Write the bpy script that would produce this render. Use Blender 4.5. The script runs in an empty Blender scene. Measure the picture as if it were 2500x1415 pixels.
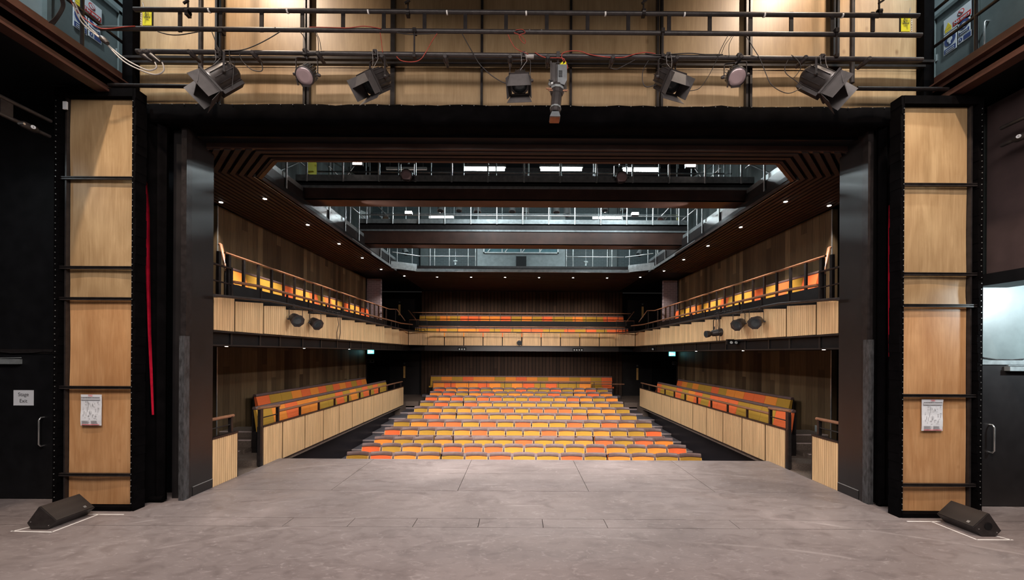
import bpy, math, random
from mathutils import Vector, Matrix
random.seed(7)
C = bpy.context.scene.collection
PI = math.pi
sc = bpy.context.scene

# ------------------------------------------------------------------ camera, world, exposure
CAMX, CAMZ, F, ROLL = -0.10, 2.10, 1000.0, 0.0055
cam = bpy.data.cameras.new('camera'); camo = bpy.data.objects.new('camera', cam); C.objects.link(camo)
cam.sensor_width = 36.0; cam.sensor_fit = 'HORIZONTAL'; cam.lens = 36.0 * F / 2500.0
cam.shift_x = (1250 - 1268) / 2500.0; cam.shift_y = (862 - 707.5) / 2500.0
cam.clip_start = 0.05; cam.clip_end = 200
camo.matrix_world = Matrix.Translation((CAMX, 0, CAMZ)) @ Matrix.Rotation(PI / 2, 4, 'X') @ Matrix.Rotation(ROLL, 4, 'Z')
sc.camera = camo
sc.view_settings.view_transform = 'Standard'; sc.view_settings.look = 'None'
sc.view_settings.gamma = 1.0; sc.view_settings.use_curve_mapping = False
sc.view_settings.exposure = 0.22
w = bpy.data.worlds.new('world'); sc.world = w; w.use_nodes = True
w.node_tree.nodes['Background'].inputs[0].default_value = (1.0, 0.93, 0.88, 1)
w.node_tree.nodes['Background'].inputs[1].default_value = 0.010

def aim(o, target):
    d = Vector(target) - o.location
    o.rotation_euler = d.to_track_quat('-Z', 'Y').to_euler()
def spot(name, loc, target, power, angle, blend=0.6, col=(1, .86, .72), size=.08):
    l = bpy.data.lights.new(name, 'SPOT'); l.energy = power; l.spot_size = math.radians(angle); l.spot_blend = blend
    l.color = col; l.shadow_soft_size = size
    o = bpy.data.objects.new(name, l); C.objects.link(o); o.location = loc; aim(o, target); return o
def area(name, loc, target, power, sx, sy, col=(1, .92, .85)):
    l = bpy.data.lights.new(name, 'AREA'); l.shape = 'RECTANGLE'; l.size = sx; l.size_y = sy; l.energy = power; l.color = col
    o = bpy.data.objects.new(name, l); C.objects.link(o); o.location = loc; aim(o, target); return o
WARM = (1, .80, .62); NEUT = (1, .90, .84); COOL = (.80, .95, 1.0)
# working lights high over the stage (behind and above the camera) and two lanterns on the fly gallery that wash the plywood
area('stage_work_light', (0, 0.8, 6.2), (0, 1.6, 0), 900, 9.0, 2.0, NEUT)
area('stage_front_light', (0, -2.5, 5.6), (0, 8, .5), 45, 8.0, 1.2, NEUT)
spot('gallery_lantern_light', (-4.3, 4.2, 8.6), (-3.9, 5.7, 6.6), 560, 88, 1.0, WARM, .06)
spot('gallery_lantern_light', (4.3, 4.2, 8.6), (3.9, 5.7, 6.6), 560, 88, 1.0, WARM, .06)
spot('side_lantern_light', (-5.0, 3.0, 7.4), (-5.6, 5.4, 2.4), 620, 62, .8, WARM, .05)
spot('side_lantern_light', (4.6, 3.0, 7.4), (5.3, 5.4, 2.4), 700, 62, .8, WARM, .05)
spot('wing_light', (7.6, 4.4, 3.05), (7.0, 5.8, 2.5), 420, 100, .9, COOL, .1)
spot('wing_light', (-7.4, 4.0, 5.0), (-6.9, 5.8, 2.6), 22, 110, .9, COOL, .1)
for x in (-3.70, 3.51): spot('flap_fill_spot', (x, 4.2, 8.9), (x, 4.64, 5.26), 750, 5.5, .5, NEUT, .04)  # narrow spots added to whiten the top flaps of the outer lanterns
for s in (-1, 1): spot('fly_gallery_light', (s * 5.75, 4.2, 8.8), (s * 6.25, 5.5, 6.4), 420, 90, .9, COOL, .1)
# house lights: floods hang under the bridges, added unseen wash brightens the seat fronts
for x, y, z, pw in ((-3.6, 8.98, 5.34, 500), (3.6, 8.98, 5.34, 500), (-1.2, 8.98, 5.34, 400), (1.2, 8.98, 5.34, 400),
                    (-3.4, 12.5, 5.30, 320), (3.4, 12.5, 5.30, 320), (0, 12.5, 5.30, 320),
                    (-2.6, 15.1, 5.05, 120), (2.6, 15.1, 5.05, 120)):
    spot('house_flood_light', (x, y, z), (-x * .9, y + 1.6, -1), pw, 118, .6, NEUT, .12)
for x in (-2.2, 2.2):
    spot('seat_fill_light', (x, 2.2, 4.2), (x * .4, 13.5, -.6), 2600, 42, .7, NEUT, .25)

# ------------------------------------------------------------------ mesh helpers
def P(px, py, Y):
    u = px - 1268.0; v = py - 862.0
    return Vector(((u + ROLL * v) * Y / F + CAMX, Y, CAMZ - (v - ROLL * u) * Y / F))

class MB:
    def __init__(s): s.v = []; s.f = []; s.m = []; s.sm = []
    def add(s, vs, fs, mi=0, smooth=False):
        n = len(s.v); s.v += [Vector(a) for a in vs]
        for f in fs: s.f.append([i + n for i in f]); s.m.append(mi); s.sm.append(smooth)
    def box(s, x0, x1, y0, y1, z0, z1, mi=0):
        s.hexa([(x0, y0, z0), (x1, y0, z0), (x1, y1, z0), (x0, y1, z0), (x0, y0, z1), (x1, y0, z1), (x1, y1, z1), (x0, y1, z1)], mi)
        return s
    def hexa(s, p, mi=0):
        s.add(p, [(0, 3, 2, 1), (4, 5, 6, 7), (0, 1, 5, 4), (1, 2, 6, 5), (2, 3, 7, 6), (3, 0, 4, 7)], mi); return s
    def obox(s, c, ax, ay, az, mi=0):
        c = Vector(c); ax = Vector(ax); ay = Vector(ay); az = Vector(az)
        s.hexa([c - ax - ay - az, c + ax - ay - az, c + ax + ay - az, c - ax + ay - az, c - ax - ay + az, c + ax - ay + az, c + ax + ay + az, c - ax + ay + az], mi); return s
    def bar(s, a, b, w, h, mi=0, up=(0, 0, 1)):
        a = Vector(a); b = Vector(b); d = (b - a); L = d.length; d.normalize()
        up = Vector(up)
        if abs(d.dot(up)) > .98: up = Vector((0, 1, 0))
        sd = d.cross(up).normalized(); u2 = sd.cross(d).normalized()
        s.obox((a + b) / 2, d * L / 2, sd * w / 2, u2 * h / 2, mi); return s
    def prism(s, poly, fn, t0, t1, mi=0):
        n = len(poly); vs = [fn(a, b, t0) for a, b in poly] + [fn(a, b, t1) for a, b in poly]
        fs = [list(range(n))[::-1], list(range(n, 2 * n))] + [(i, (i + 1) % n, (i + 1) % n + n, i + n) for i in range(n)]
        s.add(vs, fs, mi); return s
    def lathe(s, o, d, prof, n=20, mi=0, smooth=True, ref=None):
        o = Vector(o); d = Vector(d).normalized()
        a = Vector(ref) if ref else (Vector((0, 0, 1)) if abs(d.z) < .9 else Vector((1, 0, 0)))
        x = d.cross(a).normalized(); y = d.cross(x).normalized()
        vs = []
        for t, r in prof:
            for k in range(n):
                an = 2 * PI * (k + .5) / n
                vs.append(o + d * t + x * (r * math.cos(an)) + y * (r * math.sin(an)))
        fs = []
        for j in range(len(prof) - 1):
            for k in range(n):
                fs.append((j * n + k, j * n + (k + 1) % n, (j + 1) * n + (k + 1) % n, (j + 1) * n + k))
        s.add(vs, fs, mi, smooth)
        s.add(vs[:n], [list(range(n))[::-1]], mi); s.add(vs[-n:], [list(range(n))], mi); return s
    def cyl(s, a, b, r, n=10, mi=0):
        a = Vector(a); b = Vector(b); return s.lathe(a, b - a, [(0, r), ((b - a).length, r)], n, mi)
    def tube(s, pts, r, n=8, mi=0):
        pts = [Vector(p) for p in pts]; vs = []; m = len(pts)
        prev = None
        for i, p in enumerate(pts):
            d = (pts[min(i + 1, m - 1)] - pts[max(i - 1, 0)]).normalized()
            if prev is None:
                a = Vector((0, 0, 1)) if abs(d.z) < .9 else Vector((1, 0, 0)); x = d.cross(a).normalized()
            else:
                x = (prev - d * prev.dot(d)).normalized()
            prev = x; y = d.cross(x)
            for k in range(n):
                an = 2 * PI * k / n; vs.append(p + x * r * math.cos(an) + y * r * math.sin(an))
        fs = [(j * n + k, j * n + (k + 1) % n, (j + 1) * n + (k + 1) % n, (j + 1) * n + k) for j in range(m - 1) for k in range(n)]
        s.add(vs, fs, mi, True); s.add(vs[:n], [list(range(n))[::-1]], mi); s.add(vs[-n:], [list(range(n))], mi); return s
    def sweepx(s, prof, xs, off, mi=0):
        n = len(prof); vs = []
        for x in xs:
            dy, dz = off(x)
            vs += [(x, y + dy, z + dz) for y, z in prof]
        m = len(xs)
        fs = [(j * n + k, (j + 1) * n + k, (j + 1) * n + (k + 1) % n, j * n + (k + 1) % n) for j in range(m - 1) for k in range(n)]
        s.add(vs, fs, mi, True); s.add(vs[:n], [list(range(n))], mi); s.add(vs[-n:], [list(range(n))[::-1]], mi); return s
    def build(s, name, mat, parent=None):
        me = bpy.data.meshes.new(name)
        M = FR.get(parent) if parent else None
        vs = s.v if M is None else [M @ v for v in s.v]
        me.from_pydata([tuple(v) for v in vs], [], s.f)
        mats = mat if isinstance(mat, (list, tuple)) else [mat]
        for m in mats: me.materials.append(m)
        me.polygons.foreach_set('material_index', s.m); me.polygons.foreach_set('use_smooth', s.sm)
        me.update()
        o = bpy.data.objects.new(name, me); C.objects.link(o)
        if parent: o.parent = parent; FR[o] = FR.get(parent)
        return o
FR = {}
def box(*a): return MB().box(*a)
def tag(o, label, cat, group=None, kind=None):
    o['label'] = label; o['category'] = cat
    if group: o['group'] = group
    if kind: o['kind'] = kind
    return o
def thing(name, label, cat, loc=(0, 0, 0), rotz=0, group=None, local=False):
    o = bpy.data.objects.new(name, None); C.objects.link(o); o.empty_display_size = .1
    o.location = loc; o.rotation_euler = (0, 0, rotz)
    FR[o] = None if local else (Matrix.Translation(loc) @ Matrix.Rotation(rotz, 4, 'Z')).inverted()
    tag(o, label, cat, group); return o
def struct(name, mb, mat):
    o = mb.build(name, mat); o['kind'] = 'structure'; return o
def copy_tree(o, parent=None):
    c = o.copy(); C.objects.link(c); c.parent = parent
    for ch in list(o.children): copy_tree(ch, c)
    return c
def text(s, size, mat, M, parent, name='lettering', bold=0.0, sx=1.0):
    cu = bpy.data.curves.new(name, 'FONT'); cu.body = s; cu.size = size; cu.align_x = 'CENTER'; cu.align_y = 'CENTER'; cu.extrude = .0008; cu.offset = bold
    to = bpy.data.objects.new(name, cu); C.objects.link(to)
    dg = bpy.context.evaluated_depsgraph_get(); me = bpy.data.meshes.new_from_object(to.evaluated_get(dg))
    bpy.data.objects.remove(to)
    MM = M @ Matrix.Diagonal((sx, 1, 1, 1))
    if parent and FR.get(parent) is not None: MM = FR[parent] @ MM
    me.transform(MM); me.materials.clear(); me.materials.append(mat)
    o = bpy.data.objects.new(name, me); C.objects.link(o); o.parent = parent; FR[o] = FR.get(parent); return o

# ------------------------------------------------------------------ materials
def nmat(name): 
    m = bpy.data.materials.new(name); m.use_nodes = True; nt = m.node_tree; return m, nt, nt.nodes['Principled BSDF']
def lk(nt, a, b): nt.links.new(a, b)
def coords(nt, scale=(1, 1, 1), kind='Object'):
    tc = nt.nodes.new('ShaderNodeTexCoord'); mp = nt.nodes.new('ShaderNodeMapping'); mp.inputs['Scale'].default_value = scale
    lk(nt, tc.outputs[kind], mp.inputs['Vector']); return mp.outputs['Vector']
def noise(nt, vec, scale, detail=4, rough=.6, dist=0):
    n = nt.nodes.new('ShaderNodeTexNoise'); n.inputs['Scale'].default_value = scale; n.inputs['Detail'].default_value = detail
    n.inputs['Roughness'].default_value = rough; n.inputs['Distortion'].default_value = dist; lk(nt, vec, n.inputs['Vector']); return n.outputs['Fac']
def ramp(nt, fac, stops):
    r = nt.nodes.new('ShaderNodeValToRGB'); lk(nt, fac, r.inputs['Fac']); e = r.color_ramp.elements
    while len(e) < len(stops): e.new(.5)
    for i, (p, c) in enumerate(stops): e[i].position = p; e[i].color = (*c, 1)
    return r.outputs['Color']
def mix(nt, fac, a, b, mode='MIX'):
    m = nt.nodes.new('ShaderNodeMix'); m.data_type = 'RGBA'; m.blend_type = mode
    if isinstance(fac, float): m.inputs[0].default_value = fac
    else: lk(nt, fac, m.inputs[0])
    for i, x in ((6, a), (7, b)):
        if isinstance(x, tuple): m.inputs[i].default_value = (*x, 1)
        else: lk(nt, x, m.inputs[i])
    return m.outputs[2]
def bump(nt, bs, h, st=.2, dist=.01):
    b = nt.nodes.new('ShaderNodeBump'); b.inputs['Strength'].default_value = st; b.inputs['Distance'].default_value = dist
    lk(nt, h, b.inputs['Height']); lk(nt, b.outputs['Normal'], bs.inputs['Normal'])
def sc3(c, k): return tuple(min(1, x * k) for x in c)
def simple(name, col, rough=.5, metal=0.0, ns=8, var=.15, bst=.08, scale=(1, 1, 1), spec=None):
    m, nt, bs = nmat(name)
    if rough >= .8: spec = .03
    if spec is not None: bs.inputs['Specular IOR Level'].default_value = spec
    v = coords(nt, scale); n = noise(nt, v, ns)
    lk(nt, ramp(nt, n, [(.3, sc3(col, 1 - var)), (.7, sc3(col, 1 + var))]), bs.inputs['Base Color'])
    bs.inputs['Roughness'].default_value = rough; bs.inputs['Metallic'].default_value = metal
    if bst: bump(nt, bs, noise(nt, v, ns * 12, 2), bst, .003)
    return m
def emis(name, col, st):
    m, nt, bs = nmat(name); bs.inputs['Base Color'].default_value = (*col, 1); bs.inputs['Emission Color'].default_value = (*col, 1)
    bs.inputs['Emission Strength'].default_value = st; return m
def ply(name, a, b):
    m, nt, bs = nmat(name)
    v = coords(nt, (2.6, 2.6, .55)); n1 = noise(nt, v, 1.6, 6, .62, 1.4)
    v2 = coords(nt, (30, 30, 1.2)); n2 = noise(nt, v2, 2.0, 5, .6)
    v3 = coords(nt, (1.1, 1.1, .7)); n3 = noise(nt, v3, 1.3, 3)
    c = ramp(nt, n1, [(.25, a), (.5, tuple((x + y) / 2 for x, y in zip(a, b))), (.75, b)])
    c = mix(nt, .35, c, ramp(nt, n2, [(.35, (.55, .48, .40)), (.65, (1, 1, 1))]), 'MULTIPLY')
    c = mix(nt, .55, c, ramp(nt, n3, [(.35, (.62, .52, .44)), (.65, (1, 1, 1))]), 'MULTIPLY')
    vo = nt.nodes.new('ShaderNodeTexVoronoi'); vo.inputs['Scale'].default_value = 1.5; lk(nt, coords(nt, (1.4, 1.4, .9)), vo.inputs['Vector'])
    c = mix(nt, 1.0, c, ramp(nt, vo.outputs['Distance'], [(.0, (.45, .34, .24)), (.07, (1, 1, 1))]), 'MULTIPLY')
    lk(nt, c, bs.inputs['Base Color']); bs.inputs['Roughness'].default_value = .42
    bump(nt, bs, n2, .08, .002)
    return m
def plank(name, axis, width, cols, gap=.05, rough=.55, grain=.6, gcol=.25):
    m, nt, bs = nmat(name)
    tc = nt.nodes.new('ShaderNodeTexCoord'); sp = nt.nodes.new('ShaderNodeSeparateXYZ'); lk(nt, tc.outputs['Object'], sp.inputs[0])
    def math_(op, a, b=None):
        n = nt.nodes.new('ShaderNodeMath'); n.operation = op
        for i, x in enumerate((a, b)):
            if x is None: continue
            if isinstance(x, (int, float)): n.inputs[i].default_value = x
            else: lk(nt, x, n.inputs[i])
        return n.outputs[0]
    t = math_('DIVIDE', sp.outputs[axis], width); fl = math_('FLOOR', t); fr = math_('FRACT', t)
    zz = math_('FLOOR', math_('DIVIDE', math_('ADD', sp.outputs['Z'], math_('MULTIPLY', fl, 1.37)), 2.4))
    wn = nt.nodes.new('ShaderNodeTexWhiteNoise'); wn.noise_dimensions = '2D'
    cb = nt.nodes.new('ShaderNodeCombineXYZ'); lk(nt, fl, cb.inputs[0]); lk(nt, zz, cb.inputs[1]); lk(nt, cb.outputs[0], wn.inputs['Vector'])
    k = len(cols) - 1
    c = ramp(nt, wn.outputs['Value'], [(i / k, cc) for i, cc in enumerate(cols)])
    g = noise(nt, coords(nt, (30, 30, 1.5)), 1.5, 5)
    c = mix(nt, grain, c, ramp(nt, g, [(.3, (gcol * 1.6,) * 3), (.7, (1.0, 1.0, 1.0))]), 'MULTIPLY')
    e = math_('LESS_THAN', fr, gap)
    c = mix(nt, e, c, (.004, .003, .003))
    lk(nt, c, bs.inputs['Base Color']); bs.inputs['Roughness'].default_value = rough; bs.inputs['Specular IOR Level'].default_value = .12
    return m
def brick(name, axis, a, b):
    m, nt, bs = nmat(name); tc = nt.nodes.new('ShaderNodeTexCoord'); sp = nt.nodes.new('ShaderNodeSeparateXYZ'); lk(nt, tc.outputs['Object'], sp.inputs[0])
    cb = nt.nodes.new('ShaderNodeCombineXYZ'); lk(nt, sp.outputs[axis], cb.inputs[0]); lk(nt, sp.outputs['Z'], cb.inputs[1])
    br = nt.nodes.new('ShaderNodeTexBrick'); br.inputs['Scale'].default_value = 1; br.inputs['Brick Width'].default_value = .225; br.inputs['Row Height'].default_value = .075
    br.inputs['Mortar Size'].default_value = .006; br.inputs['Color1'].default_value = (*a, 1); br.inputs['Color2'].default_value = (*b, 1); br.inputs['Mortar'].default_value = (*sc3(a, 1.9), 1)
    lk(nt, cb.outputs[0], br.inputs['Vector']); lk(nt, br.outputs['Color'], bs.inputs['Base Color']); bs.inputs['Roughness'].default_value = .6
    bump(nt, bs, br.outputs['Fac'], -.3, .004); return m
def floor_mat():
    m, nt, bs = nmat('stage_floor_paint')
    v = coords(nt)
    big = noise(nt, v, .55, 4, .6, .6); mid = noise(nt, coords(nt, (1, 1.8, 1)), 3.0, 7, .7, 1.2); fine = noise(nt, coords(nt, (1, 2.2, 1)), 5.5, 8, .70, 2.0)
    c = ramp(nt, big, [(.3, (.160, .132, .128)), (.7, (.238, .200, .194))])
    c = mix(nt, .75, c, ramp(nt, mid, [(.3, (.62, .60, .60)), (.52, (1, 1, 1)), (.75, (1.0, 1.0, 1.0))]), 'MULTIPLY')
    c = mix(nt, ramp(nt, fine, [(.55, (0, 0, 0)), (.70, (.55, .55, .55))]), c, (.38, .335, .325))
    # curved scuffs left by scenery wheels
    wv = nt.nodes.new('ShaderNodeTexWave'); wv.wave_type = 'RINGS'; wv.rings_direction = 'SPHERICAL'; wv.inputs['Scale'].default_value = .33; wv.inputs['Distortion'].default_value = 1.2
    wv.inputs['Detail'].default_value = 1; mp = nt.nodes.new('ShaderNodeMapping'); mp.inputs['Location'].default_value = (-.6, 3.4, 0)
    tc = nt.nodes.new('ShaderNodeTexCoord'); lk(nt, tc.outputs['Object'], mp.inputs['Vector']); lk(nt, mp.outputs['Vector'], wv.inputs['Vector'])
    msk = mix(nt, 1.0, ramp(nt, wv.outputs['Fac'], [(.991, (0, 0, 0)), (1.0, (.5, .5, .5))]), ramp(nt, noise(nt, v, 1.1, 2), [(.5, (0, 0, 0)), (.62, (1, 1, 1))]), 'MULTIPLY')
    c = mix(nt, msk, c, (.34, .30, .29))
    lk(nt, c, bs.inputs['Base Color'])
    rr = ramp(nt, mid, [(.3, (.42,) * 3), (.7, (.62,) * 3)]); lk(nt, rr, bs.inputs['Roughness'])
    bump(nt, bs, fine, .06, .002); return m
def grille_mat():
    m, nt, bs = nmat('speaker_grille'); vo = nt.nodes.new('ShaderNodeTexVoronoi'); vo.inputs['Scale'].default_value = 95; vo.inputs['Randomness'].default_value = 0
    lk(nt, coords(nt), vo.inputs['Vector']); lk(nt, ramp(nt, vo.outputs['Distance'], [(.3, (.004, .003, .003)), (.45, (.026, .021, .019))]), bs.inputs['Base Color'])
    bs.inputs['Roughness'].default_value = .45; return m
M = {}
M['ply'] = ply('plywood', (.32, .215, .11), (.48, .345, .195))
M['ply2'] = ply('plywood_orange', (.44, .225, .095), (.60, .36, .18))
M['cloth'] = simple('black_serge', (.0022, .0019, .0022), .95, 0, 6, .4, .3)
M['black'] = simple('black_paint', (.006, .006, .007), .5, 0, 5, .3, .05, (1, 1, 1), .18)
M['blackgloss'] = simple('black_satin_panel', (.012, .0105, .011), .36, 0, 3, .25, .05)
M['blackmetal'] = simple('black_steel', (.022, .018, .018), .35, .3, 12, .4, .08)
M['steel'] = simple('grey_steel', (.24, .26, .265), .42, .4, 10, .25, .08)
M['lightsteel'] = simple('galvanised_steel', (.42, .43, .43), .35, .7, 12, .2, .05)
M['chrome'] = simple('brushed_chrome', (.6, .6, .6), .25, .9, 12, .1, .02)
M['lantern'] = simple('lantern_black', (.035, .030, .030), .38, .2, 14, .3, .06)
M['flap'] = simple('barn_door_lit_paint', (.075, .068, .068), .4, .2, 10, .2, .03)  # lighter than the housings: lamp glare is put into the flap colour
M['worn'] = simple('worn_black_edge', (.035, .035, .038), .6, 0, 30, .8, .2, (1, 1, .3))
M['lanterngrey'] = simple('lantern_grey', (.11, .12, .13), .4, .2, 14, .2, .06)
M['red'] = simple('red_oxide_steel', (.062, .026, .020), .42, .1, 4, .25, .08)
M['brownboard'] = simple('red_brown_board', (.045, .020, .014), .5, 0, 3, .3, .05)
M['slat'] = simple('ceiling_slat_brown', (.020, .009, .0065), .7, 0, 6, .3, .05)
M['floor'] = floor_mat()
M['seam'] = simple('seam_dark', (.008, .007, .007), .9)
M['oak'] = simple('pale_oak', (.66, .44, .235), .5, 0, 1.0, .20, .05, (14, 14, .9))
M['oakback'] = simple('dark_groove', (.05, .028, .014), .8)
M['rail'] = simple('oiled_handrail_wood', (.25, .12, .068), .28, 0, 2, .2, .03, (8, 8, 8))
M['wallL'] = plank('side_wall_planks', 'Y', .19, [(.034, .022, .013), (.12, .082, .046), (.05, .032, .019), (.18, .125, .068), (.075, .048, .026)], .02)
M['wallB'] = plank('rear_wall_slats', 'X', .172, [(.038, .021, .013), (.068, .038, .024), (.050, .028, .017)], .16, .6, .5)
M['brick'] = brick('painted_brick', 'X', (.045, .038, .043), (.060, .050, .056))
M['brickY'] = brick('painted_brick_side', 'Y', (.045, .038, .043), (.060, .050, .056))
M['pier'] = brick('mauve_brick', 'X', (.17, .145, .165), (.20, .17, .19))
M['teal'] = brick('grey_green_brick', 'X', (.06, .08, .085), (.075, .095, .10))
M['booth'] = simple('booth_grey', (.20, .23, .235), .6)
M['doorgrey'] = simple('grey_green_door', (.105, .125, .125), .42, 0, 4, .15, .03)
M['wallgrey'] = simple('grey_green_wall', (.25, .29, .30), .5, 0, 3, .15, .03)
M['brownwall'] = simple('wing_panel_brown', (.055, .036, .036), .5, 0, 2.5, .25, .05)
M['plinth'] = simple('plinth_black', (.010, .008, .010), .35, 0, 2, .3, .03, (1, 1, 1), .3)
M['vinyl'] = simple('brown_vinyl', (.125, .078, .074), .5, 0, 8, .15, .06)
M['O'] = simple('orange_fabric', (.74, .150, .050), .8, 0, 60, .06, .12)
M['A'] = simple('amber_fabric', (.76, .255, .048), .8, 0, 60, .06, .12)
M['G'] = simple('mustard_fabric', (.43, .245, .042), .8, 0, 60, .06, .12)
M['piping'] = simple('seat_shell_edge', (.62, .40, .16), .5)
M['step'] = simple('blue_grey_carpet', (.115, .105, .115), .9, 0, 30, .2, .2)
M['carpet'] = simple('brown_carpet', (.16, .125, .105), .95, 0, 50, .3, .3)
M['nosing'] = simple('pale_nosing', (.55, .44, .42), .5)
M['redcurtain'] = simple('red_velvet', (.36, .007, .025), .8, 0, 10, .25, .2)
M['paper'] = simple('white_paper', (.62, .64, .68), .7, 0, 4, .04, 0)
M['ink'] = simple('dark_ink', (.05, .05, .055), .7, 0, 4, .1, 0)
M['inkgrey'] = simple('grey_ink', (.28, .28, .30), .7, 0, 4, .1, 0)
M['inkred'] = simple('red_ink', (.60, .12, .13), .7, 0, 4, .1, 0)
M['signred'] = simple('sign_red', (.52, .030, .025), .5, 0, 4, .05, 0)
M['signblue'] = simple('sign_blue', (.035, .055, .19), .5, 0, 4, .05, 0)
M['signyellow'] = simple('sign_yellow', (.82, .60, .03), .5, 0, 4, .05, 0)
M['loadyellow'] = simple('load_plate_yellow', (.72, .68, .02), .5, 0, 4, .05, 0)
M['white'] = simple('white_tape', (.80, .78, .76), .6, 0, 6, .06, 0)
M['cable'] = simple('black_cable', (.015, .012, .012), .5)
M['redcable'] = simple('red_cable', (.32, .035, .020), .5)
M['greycable'] = simple('grey_cable', (.30, .28, .27), .4)
M['lens'] = simple('mauve_lens', (.30, .22, .23), .15, .1, 5, .1, 0)
M['lensdark'] = simple('dark_glass_lens', (.05, .06, .065), .08, .4, 9, .3, 0)
M['lensamber'] = simple('amber_lens', (.30, .10, .04), .12, .1, 9, .3, 0)
M['grille'] = grille_mat()
M['glass'] = simple('teal_window_glass', (.10, .20, .23), .08, .2, 3, .3, 0)
M['frame'] = simple('window_frame_white', (.55, .60, .60), .4)
M['tube'] = emis('fluorescent_glow', (.95, 1.0, .93), 30)
M['flood'] = emis('flood_glow', (1, .80, .72), 40)
M['down'] = emis('downlight_glow', (1, .86, .74), 25)
M['exit'] = emis('exit_sign_glow', (.12, .85, .90), 3.0)
M['exitw'] = emis('exit_sign_white', (.8, 1, 1), 5.0)
M['grelamp'] = emis('panel_glow', (.85, .95, .45), .35)
M['orangetab'] = simple('orange_knob', (.75, .12, .02), .4)
M['wooddoor'] = simple('wooden_pull', (.62, .36, .12), .45)
# ------------------------------------------------------------------ key dimensions (metres; x=0 is the hall centre line, y runs into the auditorium)
FX = 4.84            # face of the gallery fronts
EDGE = 8.10          # stage front edge
WALLX = 6.42         # timber side walls
ENDY = 16.80         # far end of the lower galleries
BACK = 20.30         # rear timber wall
CEIL = 5.15          # soffit over the upper galleries
SEAMS = [7.59, 8.22, 9.08, 9.93, 10.8, 11.65, 12.5, 13.35, 14.2, 15.03, 15.95, 16.8]

# ------------------------------------------------------------------ setting: stage floor with trap seams
mb = MB(); g = .004
def slab(x0, x1, y0, y1): mb.box(x0 + g, x1 - g, y0 + g, y1 - g, -.03, 0)
slab(-9, 9, -2.0, 4.94)
xs = [-9, -2.95, -2.17, -1.38, -.59, .2, .98, 2.57, 9]
for a, b in zip(xs[:-1], xs[1:]): slab(a, b, 4.94, 5.20)
slab(-9, 9, 5.20, 6.25)
xs = [-FX, -2.96, -1.03, .97, 2.9, FX]
for a, b in zip(xs[:-1], xs[1:]): slab(a, b, 6.25, 7.15); slab(a, b, 7.15, EDGE)
slab(-9, -FX, 6.25, 6.62); slab(FX, 9, 6.25, 6.62)
mb.box(-9, 9, -2.0, 6.62, -.3, -.034, 1); mb.box(-FX, FX, 6.62, EDGE - .01, -1.2, -.034, 1)
fl = struct('floor', mb, [M['floor'], M['seam']])

# auditorium floor: flat front rows then shallow risers
ROWY = [9.40 + .88 * k for k in range(11)]
TOPZ = [-.17, -.17, -.18, -.09, .0, .10, .19, .29, .40, .49, .58]
FLZ = [z - .86 for z in TOPZ]
mb = MB()
mb.box(-5.2, 5.2, EDGE, ROWY[2] + .46, -1.3, FLZ[0])
for k in range(3, 11):
    y0 = ROWY[k] - .42; y1 = ROWY[k + 1] - .42 if k < 10 else 18.62
    mb.box(-5.2, 5.2, y0, y1, -1.3, FLZ[k]); mb.box(-5.2, 5.2, y0 - .006, y0 + .03, FLZ[k] - .03, FLZ[k] + .004, 1)
struct('floor_stalls', mb, [M['step'], M['nosing']])
mb = MB()
mb.box(-4.75, 4.75, 18.62, 19.62, -1.3, -.10); mb.box(-4.75, 4.75, 19.62, BACK, -1.3, .10)
struct('floor_rear_steps', mb, M['step'])
mb = MB()
for s in (-1, 1):
    a, b = sorted((s * 4.45, s * 9)); mb.box(a, b, 17.7, BACK + .4, -.2, 0.0)
    a, b = sorted((s * 5.0, s * 6.6)); mb.box(a, b, ENDY, 17.72, -.9, -.02)
struct('floor_cross_aisle', mb, M['carpet'])

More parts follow.
